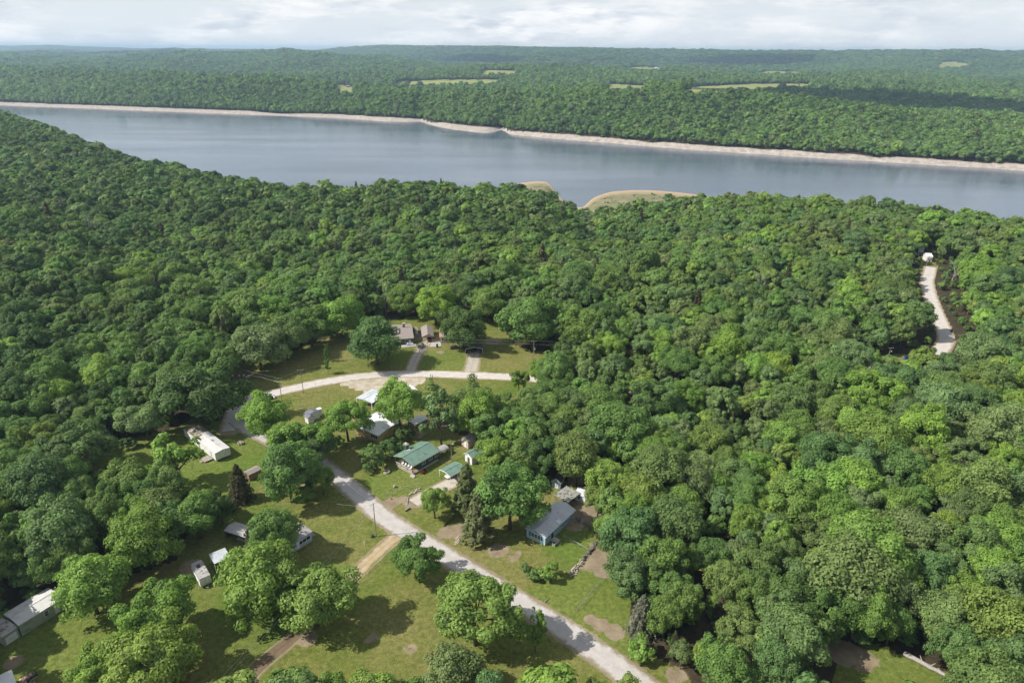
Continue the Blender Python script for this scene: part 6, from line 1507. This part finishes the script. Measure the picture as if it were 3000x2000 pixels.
# rubbish bags at the road bend
BAGM = [plain('bag_white', (.62, .64, .66), .35, .5, var=.1), plain('bag_green', (.05, .13, .12), .35, .5, var=.2), plain('bag_black', (.02, .02, .022), .35, .5)]
bagme = []
for i, m_ in enumerate(BAGM):
    bm = bmesh.new(); bmesh.ops.create_icosphere(bm, subdivisions=2, radius=.5); rng_ = random.Random(i)
    for v_ in bm.verts: v_.co *= rng_.uniform(.85, 1.12); v_.co.z *= .75 if v_.co.z < .3 else 1.25
    me = bpy.data.meshes.new('bag'); bm.to_mesh(me); bm.free(); me.materials.append(m_); bagme.append(me)
for i, (du, dv, k_) in enumerate(((0, 0, 0), (6, -3, 0), (-7, 1, 1), (-10, -2, 1), (10, 1, 0), (3, 3, 2), (-3, 4, 1))):
    p = at(794 + du, 1165 + dv); o_ = mesh_obj('rubbish_bag', bagme[k_], None, None, loc=(p.x, p.y, .38), rot=(0, 0, i * 1.3), scl=(1.3, 1.2, 1.0))
    tag(o_, ['white', 'white', 'green', 'green', 'white', 'black', 'green'][i] + ' rubbish bag in the heap beside the pale road bend, ' + ['centre', 'upper right', 'left', 'far left', 'far right', 'front right', 'front left'][i], 'rubbish bag', 'heap of rubbish bags')
# picnic table
p = at(705, 1300); t = empty('picnic_table', p, .55); tag(t, 'weathered wooden picnic table right of the white mobile home', 'picnic table')
for i in range(5): MB().box(-.37 + i * .15, -.24 + i * .15, -.95, .95, .72, .76).build('top_plank', OLDWOOD, t)
for sx in (-.75, .75): MB().box(sx - .13, sx + .13, -.95, .95, .43, .47).build('bench', OLDWOOD, t)
for yy_ in (-.65, .65):
    MB().tube([(-.75, yy_, 0), (-.2, yy_, .72)], .05, 4).tube([(.75, yy_, 0), (.2, yy_, .72)], .05, 4).build('leg', OLDWOOD, t); MB().box(-.8, .8, yy_ - .03, yy_ + .03, .36, .43).build('crosspiece', OLDWOOD, t)
# barrel smoker on a brick patio at the lower left
c4 = [at(55, 1990), at(90, 1967), at(108, 2005), at(70, 2030)]
t = empty('brick_patio', c4[0]); tag(t, 'small brick patio at the lower left corner', 'patio')
for i in range(6):
    for j in range(10):
        f0, f1, g0, g1 = i / 6 + .008, (i + 1) / 6 - .008, j / 10 + .005, (j + 1) / 10 - .005
        def bl(f, g): return (c4[0].lerp(c4[1], f)).lerp(c4[3].lerp(c4[2], f), g) - c4[0]
        a, b_, c_, d_ = bl(f0, g0), bl(f1, g0), bl(f1, g1), bl(f0, g1)
        MB().hexa([(q_.x, q_.y, -.03) for q_ in (d_, c_, b_, a)] + [(q_.x, q_.y, .05) for q_ in (d_, c_, b_, a)]).build('paver', BRICK if (i + j) % 3 else PINK, t)
t = empty('barrel_smoker', at(102, 1990), .9); tag(t, 'black barrel smoker grill on the brick patio', 'grill')
MB().tube([(-.7, 0, 1.0), (.7, 0, 1.0)], .33, 12).build('barrel', BINDARK, t); MB().tube([(.55, 0, 1.3), (.55, 0, 2.0)], .08, 8).build('chimney', BINDARK, t); MB().box(-.55, .45, -.6, -.36, .85, .9).build('shelf', OLDWOOD, t)
for sx in (-.5, .5):
    for sy_ in (-.25, .25): MB().tube([(sx, sy_, 0), (sx * .9, sy_ * .7, .8)], .035, 5).build('leg', BINDARK, t)
MB().box(-1.25, -.7, -.3, .3, .55, 1.0).build('firebox', BINDARK, t)
# brush heap on the burnt patch
t = empty('brush_heap', at(1447, 1002)); tag(t, 'scattered brush heap on the bare patch of the upper lawn', 'brush heap')
for i in range(26):
    a = _rs.uniform(0, 6.28); r_ = _rs.uniform(.2, 2.0); p = Vector((math.cos(a) * r_, math.sin(a) * r_, .12)); d_ = Vector((_rs.uniform(-1, 1), _rs.uniform(-1, 1), _rs.uniform(-.1, .3))) * 1.3
    MB().tube([p, p + d_], [.07, .02], 4).build('branch', OLDWOOD, t)
# orange cone, buckets
t = empty('orange_bucket', at(1146, 1462)); tag(t, 'small orange bucket on the bare ground near the main road', 'bucket'); MB().lathe([(0, 0), (.16, 0), (.2, .4), (.18, .4), (.15, .03)], 10).build('pail', ORANGE, t); MB().tube([(-.2, 0, .38), (0, 0, .6), (.2, 0, .38)], .012, 4).build('handle', STEEL, t)
for u_, v_, m_, lb in [(1156, 1427, STONE, 'brown stump lying on the lawn below the fire ring'), (1090, 1567 + 5, GREENW, 'small dark green drum in the grass beside the lamp pole')]:
    t = empty('yard_drum', at(u_, v_)); tag(t, lb, 'drum'); MB().lathe([(0, 0), (.4, 0), (.43, .3), (.4, .6), (0, .62)], 10).build('body', m_, t, True); MB().lathe([(.41, .56), (.44, .6), (.40, .64)], 10).build('rim', DARKWOOD, t)

# --- concrete pad by the brown carport
c4 = [at(1258, 1016), at(1292, 1015), at(1292, 998), at(1266, 998)]
tag(MB().hexa([(q_.x, q_.y, -.05) for q_ in c4] + [(q_.x, q_.y, .06) for q_ in c4]).build('parking_pad', CONC), 'pale concrete pad beside the brown carport', kind='structure')

# --- scattered scrub on the sand spits
_rq = np.random.RandomState(12)
sx_, sy_, su_ = [], [], 0
for u_, v_ in zip(_rq.uniform(1760, 2130, 60), _rq.uniform(570, 640, 60)):
    p = at(u_, v_, LAKE + 2)
    if p.y < yline(p.x / p.y, yn) - 12 and gz(p.x, p.y) > LAKE + .4: sx_.append(p.x); sy_.append(p.y)
sx_, sy_ = np.array(sx_), np.array(sy_); ss_ = _rq.uniform(.4, 1.3, len(sx_))
scatter('spit_scrub', sx_, sy_, ground(sx_, sy_) - ss_ * .5, np.stack([ss_] * 3, -1), _rq.uniform(0, 6, len(sx_)), _rq.randint(5, 9, len(sx_)), tints(_rq.randint(0, 5, len(sx_)), _rq), 'scattered green scrub on the grassy sand spit')

# --- fair weather clouds high over the far hills; their shadows darken the slopes
CLOUD = plain('cloud_white', (.85, .85, .86), 1.0, 0.0, var=.03, scale=.002)
def cloud(u, v, y, w, l, rz, seed, label):
    g_ = at_y(u, v, y); zc_ = 1500.0; k_ = (zc_ - g_[2]) / SUN_DIR.z
    c_ = Vector((g_[0] + SUN_DIR.x * k_, g_[1] + SUN_DIR.y * k_, zc_))
    bm = bmesh.new(); bmesh.ops.create_icosphere(bm, subdivisions=5, radius=1.0)
    co = np.array([q_.co[:] for q_ in bm.verts]); n_ = fbm(co[:, 0] * 1.7 + 9 + seed, co[:, 1] * 1.7 + 7, seed, 4) + .5 * fbm(co[:, 2] * 3 + 5, co[:, 0] * 3 + 5, seed + 3, 3)
    for q_, f in zip(bm.verts, n_):
        k2 = .35 + 1.0 * f; q_.co = (q_.co.x * k2 * w / 2, q_.co.y * k2 * l / 2, (q_.co.z * k2 * 140 if q_.co.z > 0 else q_.co.z * 35))
    me = bpy.data.meshes.new('cloud'); bm.to_mesh(me); bm.free(); me.polygons.foreach_set('use_smooth', [True] * len(me.polygons))
    tag(mesh_obj('cloud', me, CLOUD, None, loc=c_, rot=(0, 0, rz)), label, kind='stuff')
cloud(1620, 187, 5600, 1100, 1300, .1, 3, 'white cumulus cloud over the middle far hills')
cloud(330, 167, 8200, 1500, 1500, -.1, 5, 'white cumulus cloud over the left far hills')
cloud(2500, 284, 2350, 1500, 420, -.5, 8, 'long white cloud over the valley behind the right shore ridge')
cloud(2200, 165, 6800, 1200, 700, .2, 9, 'white cumulus cloud over the right far hills')
cloud(1400, 163, 7300, 900, 800, .2, 13, 'small white cumulus cloud over the central far ridge')

# ------------------------------------------------------------------ haze
m = bpy.data.materials.new('haze'); m.use_nodes = True
m.node_tree.nodes.clear()
_o = m.node_tree.nodes.new('ShaderNodeOutputMaterial'); _v = m.node_tree.nodes.new('ShaderNodeVolumePrincipled')
_v.inputs['Color'].default_value = (0.55, 0.78, 1.0, 1); _v.inputs['Density'].default_value = 0.00007; _v.inputs['Anisotropy'].default_value = 0.2
m.node_tree.links.new(_v.outputs[0], _o.inputs['Volume'])
zt = max(float(ZG.max()) + 25, CAM_H + 8)
hz = MB().box(-52000, 52000, -300, Y1 + 500, float(ZG.min()) - 1.0, zt).build('haze', m)
tag(hz, 'pale blue haze over the lake and the far hills', kind='stuff')
